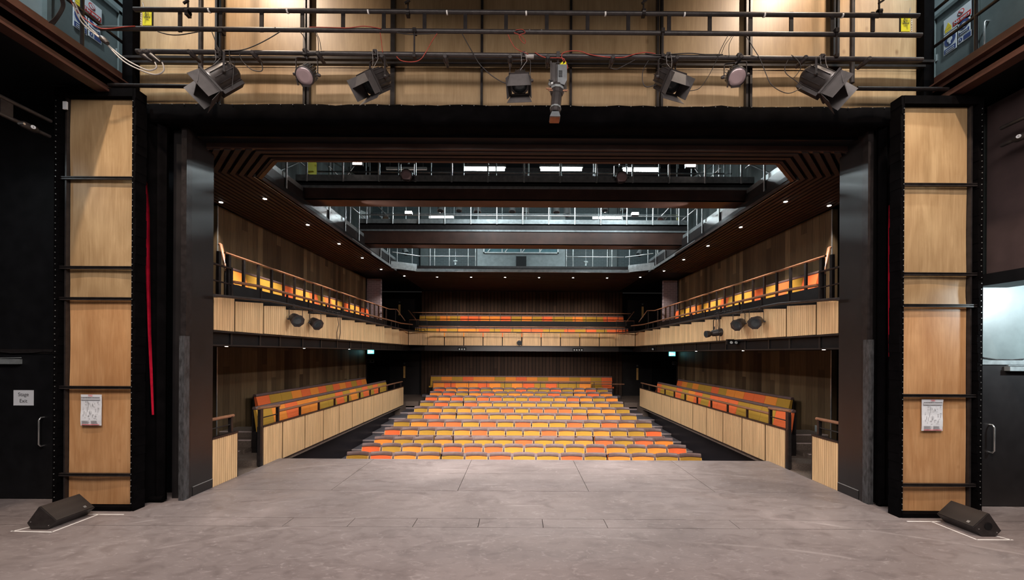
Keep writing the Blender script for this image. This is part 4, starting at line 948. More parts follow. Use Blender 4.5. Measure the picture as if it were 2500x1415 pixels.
# ------------------------------------------------------------------ padded benches
def bench(lab, loc, rot, cols, L, seat=True, h=.50, seat_h=.42, cap=True, segs=None):
    """bench facing local -y, running along +x from the origin; origin on its floor line under the back"""
    t = thing('padded_bench', lab, 'bench', loc, rot, None, True)
    n = len(cols); W = L / n; top = seat_h + h
    for i, c in enumerate(cols):
        x0 = W * i + .003; x1 = W * (i + 1) - .003
        pr = [(-.17, seat_h - .02), (-.155, seat_h + .01), (-.055, top - .075), (-.045, top - .06), (.0, top - .06), (-.06, seat_h - .02)]
        MB().sweepx(pr, [x0, (x0 + x1) / 2, x1], lambda x: (0, 0)).build('back_pad', M[c], t)
        if seat:
            pr = [(-.47, seat_h - .075), (-.48, seat_h - .05), (-.47, seat_h - .01), (-.45, seat_h), (-.17, seat_h - .02), (-.15, seat_h - .075)]
            MB().sweepx(pr, [x0, (x0 + x1) / 2, x1], lambda x: (0, 0)).build('seat_pad', M[c], t)
    seg = 2 if n > 6 else 1; i = 0
    q = MB()
    while i < n:
        j = min(n, i + 2); x0 = W * i + .003; x1 = W * j - .003
        pr = [(-.050, top - .062), (-.055, top - .04), (-.040, top - .006), (-.02, top), (.015, top - .002), (.025, top - .02), (.02, top - .07)]
        q.sweepx(pr, [x0, x1], lambda x: (0, 0)); i = j
    q.build('top_roll', M['vinyl'], t)
    MB().box(0, L, -.06, .03, .0, seat_h - .02).box(0, L, .0, .03, seat_h - .02, top - .05).build('bench_frame', M['blackmetal'], t)
    if seat: MB().box(0, L, -.42, -.06, .0, seat_h - .08).build('bench_base', M['black'], t)
    return t
H = PI / 2
# left side: local x runs away from the stage
bench('front bench of the left lower gallery, orange, amber and mustard pads', (-5.42, 8.20, .08), H, 'GAOAAGGOGAGOGOGG'[:16], 8.0, True, .48, .44)
bench('back bench of the left lower gallery below the timber wall', (-6.22, 9.45, .22), H, 'OGGAOAOGOAOGOA', 6.75, True, .48, .42)
bench('front bench of the right lower gallery, orange, amber and mustard pads', (5.42, 16.2, .08), -H, 'OGGGOOOGOAGOGGGO'[::-1], 8.0, True, .48, .44)
bench('back bench of the right lower gallery below the timber wall', (6.22, 16.2, .22), -H, 'GAOOAAGOGGAGAO'[::-1], 6.75, True, .48, .42)
bench('long bench of the left upper gallery behind the wooden rail', (-6.30, 8.70, 2.98), H, 'AGGGOAAOGOAGOGAOO', 7.9, True, .48, .44)
bench('long bench of the right upper gallery behind the wooden rail', (6.30, 16.6, 2.98), -H, 'OGOGOAGGOGAGAOGGO'[::-1], 7.9, True, .48, .44)
bench('rear upper bench of the balcony, twenty pads below the slatted wall', (-4.93, 19.85, 3.02), 0, 'GGAGOOAAOGAGOGGAGGOO', 9.85, True, .48, .44)
bench('front bench of the rear balcony, just above the pale front', (-4.93, 18.98, 2.42), 0, 'GGAGAAOGOGOOGGOGOGOO', 9.85, False, .42, .44)
bench('rearmost stalls bench against the slatted timber wall', (-4.42, 20.05, .10), 0, 'GAGOAAGAOAGAAGAGO', 8.85, True, .48, .42)
bench('stalls bench just in front of the rearmost one, behind a rail', (-4.12, 19.15, -.10), 0, 'AOAAOAGAOGOGGA', 7.35, True, .44, .42)

# ------------------------------------------------------------------ pale slatted fronts
def slat_panel(q, a, b, z0a, z1a, z0b, z1b, nrm, pitch=.053):
    """vertical slats from a to b (xy points); slat heights interpolate; nrm points to the viewer side"""
    a = Vector(a); b = Vector(b); L = (b - a).length; e = (b - a) / L; nrm = Vector(nrm).normalized(); n = max(3, round(L / pitch)); p = L / n
    for i in range(n):
        t0 = (i * p + .0045); t1 = ((i + 1) * p - .0045); pts = []
        for t in (t0, t1):
            u = t / L; zb = z0a + (z0b - z0a) * u; zt = z1a + (z1b - z1a) * u; c = a + e * t
            pts.append((c, zb, zt))
        (c0, zb0, zt0), (c1, zb1, zt1) = pts
        o0 = nrm * .018
        q.hexa([(c0.x, c0.y, zb0), (c1.x, c1.y, zb1), (c1.x + o0.x, c1.y + o0.y, zb1), (c0.x + o0.x, c0.y + o0.y, zb0),
                (c0.x, c0.y, zt0), (c1.x, c1.y, zt1), (c1.x + o0.x, c1.y + o0.y, zt1), (c0.x + o0.x, c0.y + o0.y, zt0)])
    bk = -nrm * .012
    q.hexa([(a.x, a.y, z0a), (b.x, b.y, z0b), (b.x + bk.x, b.y + bk.y, z0b), (a.x + bk.x, a.y + bk.y, z0a), (a.x, a.y, z1a - .004), (b.x, b.y, z1b - .004), (b.x + bk.x, b.y + bk.y, z1b - .004), (a.x + bk.x, a.y + bk.y, z1a - .004)], 1)
for s, sd in ((-1, 'left'), (1, 'right')):
    nx = (-s, 0, 0); X = s * FX
    def bx(q, x0, x1, *r, m=0): a, b = sorted((s * x0, s * x1)); q.box(a, b, *r, m); return q
    # lower gallery front
    t = thing('gallery_balustrade', f'pale slatted oak front of the {sd} lower gallery running away from the stage', 'gallery front', (X, 7.6, 0))
    for y0, y1 in zip(SEAMS[:-1], SEAMS[1:]):
        q = MB(); slat_panel(q, (X + s * .018, y0 + .02), (X + s * .018, y1 - .02), -.03, .70, -.03, .70, nx); q.build('slatted_panel', [M['oak'], M['oakback']], t)
    bx(MB(), FX - .006, FX + .06, 7.60, ENDY, .70, .725).build('top_capping', M['blackmetal'], t)
    bx(MB(), FX - .004, FX + .06, 7.60, ENDY, -.05, -.03).build('bottom_capping', M['blackmetal'], t)
    bx(MB(), FX, FX + .085, 7.545, 7.59, 0, .72).build('end_panel', M['blackgloss'], t)
    bx(bx(MB(), FX + .005, FX + .06, 7.52, 7.545, 0, 1.04), FX + .005, FX + .06, 7.545, 7.60, 0, 1.04).build('end_post', M['blackmetal'], t)
    t = thing('handrail', f'brown wooden handrail on black posts along the {sd} lower gallery front', 'handrail', (s * 4.88, 8.2, .72))
    MB().tube([(s * 4.90, 8.16, .925), (s * 4.90, ENDY, .915)], .026, 10).build('rail', M['rail'], t)
    for y in (8.16, 8.98, 9.82, 10.66, 11.5, 12.34, 13.2, 14.05, 14.9, 15.75, 16.6): bx(MB(), 4.88, 4.925, y - .012, y + .012, .72, .91).build('post', M['blackmetal'], t)
    t = thing('handrail', f'short raised wooden handrail at the stage end of the {sd} lower gallery', 'handrail', (s * 4.88, 7.6, .72))
    MB().tube([(s * 4.90, 7.56, 1.06), (s * 4.90, 8.20, 1.03)], .028, 10).build('rail', M['rail'], t)
    MB().tube([(s * 4.90, 7.58, .87), (s * 4.90, 8.14, .87)], .011, 8).build('mid_rail', M['blackmetal'], t)
    bx(MB(), 4.875, 4.93, 8.13, 8.17, .72, 1.03).build('post', M['blackmetal'], t)
    # short front next to the opening
    t = thing('gallery_balustrade', f'short pale slatted panel beside the {sd} jamb of the stage opening', 'gallery front', (X, 6.6, 0))
    q = MB(); slat_panel(q, (X + s * .018, 6.345), (X + s * .018, 6.90), 0, .735, 0, .735, nx, .047); q.build('slatted_panel', [M['oak'], M['oakback']], t)
    bx(MB(), FX - .006, FX + .06, 6.34, 6.915, .735, .765).build('top_capping', M['blackmetal'], t)
    bx(MB(), FX, FX + .05, 6.90, 6.915, 0, .735).build('edge_strip', M['blackmetal'], t)
    t = thing('handrail', f'short wooden handrail over the slatted panel beside the {sd} jamb', 'handrail', (s * 4.9, 6.6, .76))
    MB().tube([(s * 4.90, 6.0, 1.045), (s * 4.90, 6.88, 1.03)], .027, 10).build('rail', M['rail'], t)
    MB().tube([(s * 4.90, 6.2, .89), (s * 4.90, 6.84, .89)], .010, 8).build('mid_rail', M['blackmetal'], t)
    bx(MB(), 4.875, 4.93, 6.80, 6.84, .765, 1.03).build('post', M['blackmetal'], t)
    # upper balcony front: each panel's top edge rises away, its far edge stands a little forward
    t = thing('balcony_balustrade', f'pale slatted oak front of the {sd} upper gallery in stepped panels', 'balcony front', (X, 6.4, 2.44))
    ups = [(6.345, 6.83), (6.83, 7.59)] + list(zip(SEAMS[:-1], SEAMS[1:]))
    for i, (y0, y1) in enumerate(ups):
        q = MB(); f = .06 if i > 1 else 0
        slat_panel(q, (X + s * .018, y0 + .018), (X + s * (.018 - f), y1 - .018), 2.44, 2.955 if i > 1 else 2.94, 2.435, 3.015 if i > 1 else 3.0, nx); q.build('slatted_panel', [M['oak'], M['oakback']], t)
    # far corner
    q = MB(); slat_panel(q, (X + s * .018, ENDY + .01), (X + s * .018, 17.45), 2.435, 3.0, 2.435, 3.0, nx); q.build('slatted_panel', [M['oak'], M['oakback']], t)
    q = MB(); slat_panel(q, (s * 4.83, 17.47), (s * 4.18, 18.10), 2.435, 3.0, 2.435, 3.0, (-s, -1, 0)); q.build('slatted_panel', [M['oak'], M['oakback']], t)
    bx(MB(), FX - .0, FX + .03, 6.345, 17.45, 2.405, 2.432).build('bottom_capping', M['blackmetal'], t)
    q = MB()
    for y in [6.83, 7.59] + SEAMS[1:] : bx(q, FX + .06, FX + .12, y - .02, y + .02, 2.2, 2.44)
    bx(q, FX + .02, FX + .12, 6.345, 17.45, 2.19, 2.215); q.build('recessed_fascia', M['blackgloss'], t)
    # pipe for hanging lamps
    o = MB().tube([(s * 4.72, 6.2, 2.95), (s * 4.72, 7.6, 3.05), (s * 4.72, 12, 3.04), (s * 4.70, 16.6, 3.02), (s * 4.3, 17.7, 3.02), (s * 4.0, 17.95, 3.02)], .024, 10).build('lamp_pipe', M['lantern'])
    tag(o, f'dark curved lamp pipe running along the {sd} upper gallery front', 'pipe')
    o = bx(MB(), 5.60, 5.62, 7.7, 17.0, 2.42, 3.40).build('shade_panel', M['black']); tag(o, f'black panel standing in for shade under the dividing rail of the {sd} upper gallery', 'shade panel')  # black sheet added to make the dark behind the front handrail
    # upper front handrail
    t = thing('handrail', f'dark wooden front handrail of the {sd} upper gallery', 'handrail', (s * 4.9, 7, 3.0))
    MB().tube([(s * 4.90, 6.88, 3.27), (s * 4.90, 7.6, 3.31), (s * 4.90, 16.6, 3.29), (s * 4.62, 17.3, 3.29)], .026, 10).build('rail', M['rail'], t)
    for i in range(11): bx(MB(), 4.885, 4.92, 7.6 + .86 * i - .012, 7.6 + .86 * i + .012, 2.6, 3.28).build('post', M['blackmetal'], t)
    bx(MB(), 4.89, 4.90, 6.9, 17.0, 2.95, 3.02).build('kick_plate', M['black'], t)
    # raised end piece
    t = thing('guard_rail', f'black tubular end rail where the {sd} upper gallery meets the opening', 'railing', (s * 4.9, 6.3, 3.0))
    for z in (3.48, 3.22): MB().tube([(s * 4.90, 6.0, z), (s * 4.90, 6.82, z)], .018 if z > 3.3 else .012, 8).build('rail', M['blackmetal'], t)
    bx(MB(), 4.88, 4.92, 6.80, 6.83, 2.98, 3.5).build('post', M['blackmetal'], t)
    for y in (7.35, 7.6): bx(MB(), 5.48, 5.53, y - .03, y + .03, 2.5, 3.9).build('tall_post', M['blackmetal'], t)
    bx(MB(), FX + .02, FX + .05, 6.0, 6.83, 2.96, 3.0).build('capping', M['blackmetal'], t)
    # row divider rail with posts
    t = thing('handrail', f'wooden rail on many black posts dividing the {sd} upper gallery rows', 'handrail', (s * 5.65, 8, 3.2))
    MB().tube([(s * 5.66, 7.72, 3.965), (s * 5.66, 16.9, 3.95), (s * 5.66, 17.5, 3.95)], .022, 10).build('rail', M['rail'], t)
    for i in range(21):
        y = 7.78 + .465 * i; bx(MB(), 5.64, 5.68, y - .025, y + .025, 3.0, 3.94).build('post', M['blackmetal'], t)
    t = thing('handrail', f'pale sloping stair handrail at the stage end of the {sd} upper gallery', 'handrail', (s * 5.6, 7.6, 3.5))
    MB().tube([(s * 6.20, 8.32, 4.28), (s * 6.16, 8.30, 4.26), (s * 5.56, 7.62, 3.62)], .030, 10).build('rail', M['rail'], t)
    MB().cyl((s * 5.62, 7.68, 2.8), (s * 5.62, 7.68, 3.62), .018, 8).build('post', M['blackmetal'], t)
    t = thing('handrail', f'short sloping wooden handrail at the far end of the {sd} upper gallery', 'handrail', (s * 5.5, 17.5, 3.6))
    MB().tube([(s * 5.66, 17.45, 3.95), (s * 5.35, 17.5, 3.95), (s * 4.95, 17.35, 3.45)], .020, 10).build('rail', M['rail'], t)
    MB().cyl((s * 5.4, 17.5, 3.0), (s * 5.4, 17.5, 3.94), .014, 8).build('post', M['blackmetal'], t)
    # pale ramp rail glimpsed behind the lower jamb
    t = thing('handrail', f'pale sloping handrail glimpsed behind the {sd} jamb at stage level', 'handrail', (s * 6.5, 8.45, .4))
    MB().bar((s * 6.44, 8.3, 1.62), (s * 6.60, 8.3, 1.98), .02, .05).build('rail', M['paper'], t); MB().cyl((s * 6.56, 8.3, -.1), (s * 6.56, 8.3, 1.9), .018, 8).build('post', M['blackmetal'], t)
    q = MB(); bx(q, 6.40, 7.1, 8.9, 9.0, .42, .56); o = q.build('low_ledge', M['booth']); tag(o, f'low pale ledge before the brickwork beside the {sd} jamb', 'ledge')
    # under-balcony downlights
    for i, y in enumerate((7.2, 9.8, 12.4)):
        t = thing('recessed_light', f'tiny recessed light under the {sd} upper gallery, {ORD[i]} from the stage', 'downlight', (s * 5.25, y, 2.19), 0, f'recessed lights under the {sd} upper gallery')
        MB().lathe((s * 5.25, y, 2.20), (0, 0, -1), [(0, .035), (.006, .035)], 12).build('trim_ring', M['lightsteel'], t)
        MB().lathe((s * 5.25, y, 2.193), (0, 0, -1), [(0, .024), (.003, .024)], 12).build('lens', M['down'], t)
    # exit sign, arrow sign
    ex = P(905, 858.5, 16.75) if s < 0 else P(1641, 864, 16.75)
    t = thing('exit_sign', f'glowing cyan running-man exit sign at the far end on the {sd}', 'exit sign', ex)
    MB().box(ex.x - .14, ex.x + .14, 16.76, 16.80, ex.z - .085, ex.z + .095).build('case', M['black'], t)
    box(ex.x - .13, ex.x + .13, 16.75, 16.76, ex.z - .075, ex.z + .085).build('panel', M['exit'], t)
    q = MB(); q.box(ex.x - .10, ex.x - .03, 16.745, 16.75, ex.z - .05, ex.z + .06); q.bar((ex.x + .02, 16.747, ex.z + .06), (ex.x + .02, 16.747, ex.z - .05), .004, .03); q.bar((ex.x + .05, 16.747, ex.z + .0), (ex.x + .11, 16.747, ex.z + .0), .004, .02); q.build('pictogram', M['exitw'], t)
    q = MB(); q.cyl((ex.x, 16.78, ex.z + .09), (ex.x, 16.78, 2.2), .008, 6); q.build('stem', M['black'], t)
    a = P(904, 881, 16.80) if s < 0 else P(1646, 886, 16.80)
    t = thing('arrow_sign', f'small outlined black direction sign under the {sd} exit sign', 'sign', a)
    wA = .14 if s < 0 else .075
    q = MB(); 
    for (x0, x1, z0, z1) in ((-wA, wA, .055, .062), (-wA, wA, -.062, -.055), (-wA, -wA + .007, -.06, .06), (wA - .007, wA, -.06, .06)): q.box(a.x + x0, a.x + x1, 16.79, 16.795, a.z + z0, a.z + z1)
    q.bar((a.x - .04, 16.792, a.z), (a.x + .04, 16.792, a.z), .003, .012); q.bar((a.x - s * .04, 16.792, a.z), (a.x - s * .01, 16.792, a.z + .03), .003, .010); q.bar((a.x - s * .04, 16.792, a.z), (a.x - s * .01, 16.792, a.z - .03), .003, .010)
    q.build('outline_arrow', M['inkgrey'], t); MB().box(a.x - wA, a.x + wA, 16.796, 16.86, a.z - .062, a.z + .062).build('plate', M['black'], t)
    MB().cyl((a.x + s * .1, 16.83, a.z), (a.x + s * .1, 16.83, 2.2), .006, 6).build('stem', M['black'], t)
    # rear doors with wooden pulls
    for lvl, zf, zz, dn in (('lower', 0.0, .9, 1), ('upper', 2.75, 3.9, 2)):
        px = (987 if lvl == 'lower' else 975) if s < 0 else (1556 if lvl == 'lower' else 1569)
        py0, py1 = ((893, 922) if lvl == 'lower' else (743, 769)) 
        yy = BACK + .27
        a0 = P(px, py1 + (5 if s > 0 else 0), yy); a1 = P(px, py0 + (5 if s > 0 else 0), yy)
        dd = struct(f'door_{6 + (0 if s < 0 else 2) + dn - 1}', MB().box(a0.x - .75, a0.x + .75, yy + .03, yy + .08, zf, zf + 2.05), M['blackgloss'])
        box(a0.x - .045, a0.x + .045, yy - .01, yy + .03, a0.z, a1.z).build('door_handle', M['wooddoor'], dd)
        MB().lathe((a0.x, yy + .03, a1.z + .12), (0, -1, 0), [(0, .05), (.01, .05)], 14).build('lock_disc', M['chrome'], dd)
# rear balcony front
t = thing('balcony_balustrade', 'pale slatted oak front of the rear balcony facing the stage', 'balcony front', (0, 18.1, 2.44))
xs_ = [-4.18] + [-3.42 + .8555 * i for i in range(9)] + [4.18]
for x0, x1 in zip(xs_[:-1], xs_[1:]):
    q = MB(); slat_panel(q, (x0 + .018, 18.12), (x1 - .018, 18.12), 2.435, 3.0, 2.435, 3.0, (0, -1, 0)); q.build('slatted_panel', [M['oak'], M['oakback']], t)
q = MB().box(-4.18, 4.18, 18.09, 18.14, 2.405, 2.432); q.build('bottom_capping', M['blackmetal'], t)
MB().box(-4.3, 4.3, 18.16, 18.2, 2.19, 2.41).build('recessed_fascia', M['blackgloss'], t)
o = MB().tube([(-4.0, 17.95, 3.02), (4.0, 17.95, 3.02)], .024, 10).build('lamp_pipe', M['lantern']); tag(o, 'dark lamp pipe running along the rear balcony front', 'pipe')
struct('floor_rear_balcony', MB().box(-7.5, 7.5, 18.2, BACK + .3, 2.2, 2.42).box(-5.3, 5.3, 19.15, BACK, 2.42, 2.80).box(-5.3, 5.3, 19.1, 19.15, 2.42, 3.60), M['black'])
t = thing('handrail', 'front handrail of the rear balcony above the pale front', 'handrail', (0, 18.4, 3))
MB().tube([(-4.6, 18.32, 3.28), (4.6, 18.32, 3.28)], .020, 8).build('rail', M['rail'], t)
for i in range(12): box(-4.5 + i * .82 - .01, -4.5 + i * .82 + .01, 18.31, 18.33, 2.42, 3.27).build('post', M['blackmetal'], t)
t = thing('handrail', 'long wooden rail dividing the two rows of the rear balcony', 'handrail', (0, 19.2, 3.9))
MB().tube([(-5.1, 19.15, 3.98), (5.1, 19.15, 3.98)], .022, 10).build('rail', M['rail'], t)
for i in range(21): box(-5.0 + i * .5 - .01, -5.0 + i * .5 + .01, 19.14, 19.16, 3.3, 3.97).build('post', M['blackmetal'], t)
for s, sd in ((-1, 'left'), (1, 'right')):
    t = thing('handrail', f'sloping wooden stair handrail at the {sd} end of the rear balcony', 'handrail', (s * 5.1, 18.5, 3))
    a = P(997, 757, 19.0) if s < 0 else P(1548, 761, 19.0); b = P(1017, 782, 18.5) if s < 0 else P(1529, 786, 18.5)
    MB().tube([a, b], .026, 10).build('rail', M['rail'], t); MB().cyl((b.x, b.y, 2.5), b, .014, 8).build('post', M['blackmetal'], t)
    x0, x1 = sorted((s * 4.25, s * 5.05)); 
    t = thing('handrail', f'short level rail on two posts at the {sd} corner of the rear balcony', 'handrail', (s * 4.7, 18.4, 3))
    MB().tube([(x0, 18.4, 3.58), (x1, 18.4, 3.58)], .016, 8).build('rail', M['rail'], t); MB().tube([(x0, 18.4, 3.34), (x1, 18.4, 3.34)], .02, 8).build('mid_rail', M['blackmetal'], t)
    for x in (x0, x1, (x0 + x1) / 2): box(x - .012, x + .012, 18.39, 18.41, 2.45, 3.57).build('post', M['blackmetal'], t)
# rail in front of the rear stalls benches
t = thing('handrail', 'metal rail on thin posts in front of the rear stalls benches', 'handrail', (0, 18.5, .4))
MB().tube([(-4.0, 18.52, .835), (4.1, 18.52, .835)], .022, 8).build('rail', M['rail'], t)
for i in range(11): box(-4.0 + i * .81 - .012, -4.0 + i * .81 + .012, 18.51, 18.53, -.1, .83).build('post', M['blackmetal'], t)
box(-4.0, 4.1, 18.50, 18.52, .40, .52).build('kick_plate', M['vinyl'], t)
t = thing('handrail', 'short low rail at the right end of the rear stalls benches', 'handrail', (3.8, 18.9, .4))
MB().tube([(3.25, 18.9, .70), (4.75, 18.9, .70)], .028, 8).build('rail', M['rail'], t)
for x in (3.3, 4.6): box(x - .012, x + .012, 18.89, 18.91, -.1, .69).build('post', M['blackmetal'], t)

# lanterns hung on the upper gallery pipes
def balcony_par(lab, hx, hz, y, body, d, k=.9):
    hook = Vector((hx, y, hz)); d, side, up = basis(d); t = thing('par_lantern', lab, 'stage light', hook); r = .125 * k
    q = MB(); q.lathe(body - d * .16 * k, d, [(0, r * .5), (.03, r * .8), (.12, r * .95), (.26 * k, r * 1.0)], 20)
    q.build('housing', M['lantern'], t)
    MB().lathe(body + d * .10 * k, d, [(0, r * 1.16), (.02, r * 1.18), (.025, r * .9)], 8, 0, False).build('colour_frame', M['lantern'], t)
    MB().lathe(body + d * .122 * k, d, [(0, r * .92), (.004, r * .88), (.012, r * .5)], 20).build('lens', M['lensdark'], t)
    yoke_set(t, hook, body, d, r, M['lantern'], .06)
    return t
px = lambda x, y, Y: P(x, y, Y)
b = px(718, 779, 8.35); balcony_par('black round lantern under the left lamp pipe, nearer the stage', -4.72, 3.045, 8.35, Vector((-4.66, 8.35, b.z)), Vector((.75, -.6, -.42)))
b = px(755, 788, 9.15); balcony_par('black round lantern under the left lamp pipe, farther from the stage', -4.72, 3.045, 9.15, Vector((-4.66, 9.15, b.z)), Vector((.80, -.5, -.42)))
b = px(1843, 785, 8.2); balcony_par('black round lantern under the right lamp pipe, nearest the stage', 4.72, 3.045, 8.2, Vector((4.64, 8.2, b.z)), Vector((-.7, -.62, -.3)))
b = px(1806, 790, 8.85); balcony_par('black round lantern in the middle of the three on the right pipe', 4.72, 3.045, 8.85, Vector((4.64, 8.85, b.z)), Vector((-.8, -.5, -.36)))
hook = Vector((4.72, 9.9, 3.045)); b = px(1751, 812, 9.9); b = Vector((4.66, 9.9, b.z))
t = thing('profile_spot', 'long black profile spot hanging from the right upper gallery pipe', 'stage light', hook)
dd = Vector((-.97, -.15, -.14)).normalized()
MB().lathe(b - dd * .24, dd, [(0, .04), (.02, .085), (.14, .10), (.16, .085), (.34, .075), (.36, .055), (.42, .055), (.43, .075), (.52, .085)], 16).build('housing', M['lantern'], t)
MB().lathe(b + dd * .281, dd, [(0, .078), (.004, .06)], 16).build('lens', M['lensdark'], t)
MB().cyl(b + Vector((-.05, 0, .08)), b + Vector((-.05, 0, .15)), .014, 8).build('focus_knob', M['lantern'], t)
yoke_set(t, hook, b, dd, .10, M['lantern'], .1)
hook = Vector((0, 17.95, 3.02)); b = P(1268, 836, 17.9)
t = thing('par_lantern', 'small round lantern hanging at the centre of the rear balcony front', 'stage light', hook)
MB().lathe((b.x, 17.95, b.z), (0, -1, -.1), [(0, .05), (.04, .10), (.10, .115), (.16, .115)], 16).build('housing', M['lantern'], t)
MB().lathe((b.x, 17.79, b.z - .017), (0, -1, -.1), [(0, .10), (.004, .08)], 16).build('lens', M['lensdark'], t)
for s in (-1, 1): MB().cyl((b.x + s * .13, 17.93, b.z), (b.x + s * .13, 17.94, 2.98), .006, 6).build('yoke_arm', M['lantern'], t)
MB().cyl((b.x - .13, 17.94, 2.98), (b.x + .13, 17.94, 2.98), .008, 6).build('yoke_bar', M['lantern'], t)
for s, lab in ((-1, 'left'), (1, 'right')):
    y = 10.1 if s < 0 else 9.6
    q = MB()
    for j in range(7):
        a = Vector((s * 4.72, y - .35 + j * .12, 3.07)); q.tube([a + Vector((0, 0, .02 * (j % 3))), a + Vector((s * .02, .05, .05)), a + Vector((-s * .02, .12, .01 + .02 * (j % 2)))], .010, 6)
    q.tube([(s * 4.70, y + .25, 3.05), (s * 4.68, y + .27, 2.8), (s * 4.70, y + .22, 2.6), (s * 4.72, y + .28, 2.40)], .008, 6)
    q.tube([(s * 4.70, y + .40, 3.05), (s * 4.68, y + .36, 2.8), (s * 4.70, y + .42, 2.6), (s * 4.72, y + .38, 2.40)], .008, 6)
    o = q.build('cable_coil', M['cable']); tag(o, f'coiled black cable tied to the {lab} lamp pipe with two tails hanging', 'cable')
# ------------------------------------------------------------------ lighting bridges, rear walkway, roof void
def bridge(lab, Y, zb, zt, W, posts, back, prail, bt):
    t = thing('lighting_bridge', lab, 'lighting bridge', (0, Y, zb))
    MB().box(-W, W, Y, Y + .03, zb, zb + (zt - zb) * .62).box(-W, W, Y, Y + bt, zb, zb + .02).build('fascia_board', M['brownboard'], t)
    z1 = zb + (zt - zb) * .62
    MB().box(-W, W, Y - .02, Y + .02, z1, z1 + .05).build('lower_channel', M['steel'], t)
    MB().box(-W, W, Y + .0, Y + .10, z1 + .05, zt).build('web', M['blackmetal'], t)
    MB().box(-W, W, Y, Y + back, zt - .04, zt).build('deck', M['blackmetal'], t)
    MB().box(-W, W, Y - .015, Y + .0, zt, zt + .13).build('toe_board', M['steel'], t)
    MB().box(-W, W, Y + back, Y + back + .015, zt, zt + .13).build('toe_board', M['steel'], t)
    for x in posts:
        MB().cyl((x, Y - .03, zt - .02), (x, Y - .03, zt + 1.1), .021, 8).build('post', M['lightsteel'], t)
    for x in posts:
        MB().cyl((x + .12, Y + back, zt - .02), (x + .12, Y + back, zt + 1.1), .017, 8).build('post', M['steel'], t)
    for z in prail:
        MB().tube([(-W, Y - .03, zt + z), (W, Y - .03, zt + z)], .019, 8).build('rail', M['lightsteel'], t)
        MB().tube([(-W, Y + back, zt + z), (W, Y + back, zt + z)], .019, 8).build('rail', M['steel'], t)
    return t
Z1 = 5.80
bridge('front lighting bridge spanning the auditorium under the roof, red-brown fascia', 8.85, 5.40, 5.80, 4.95, [-4.7 + .78 * i for i in range(13)], .95, (.62, 1.08), .42)
bridge('rear lighting bridge spanning the auditorium, farther from the stage', 12.30, 5.36, 5.98, 4.95, [-4.7 + .78 * i for i in range(13)], .95, (.24, .62), .50)
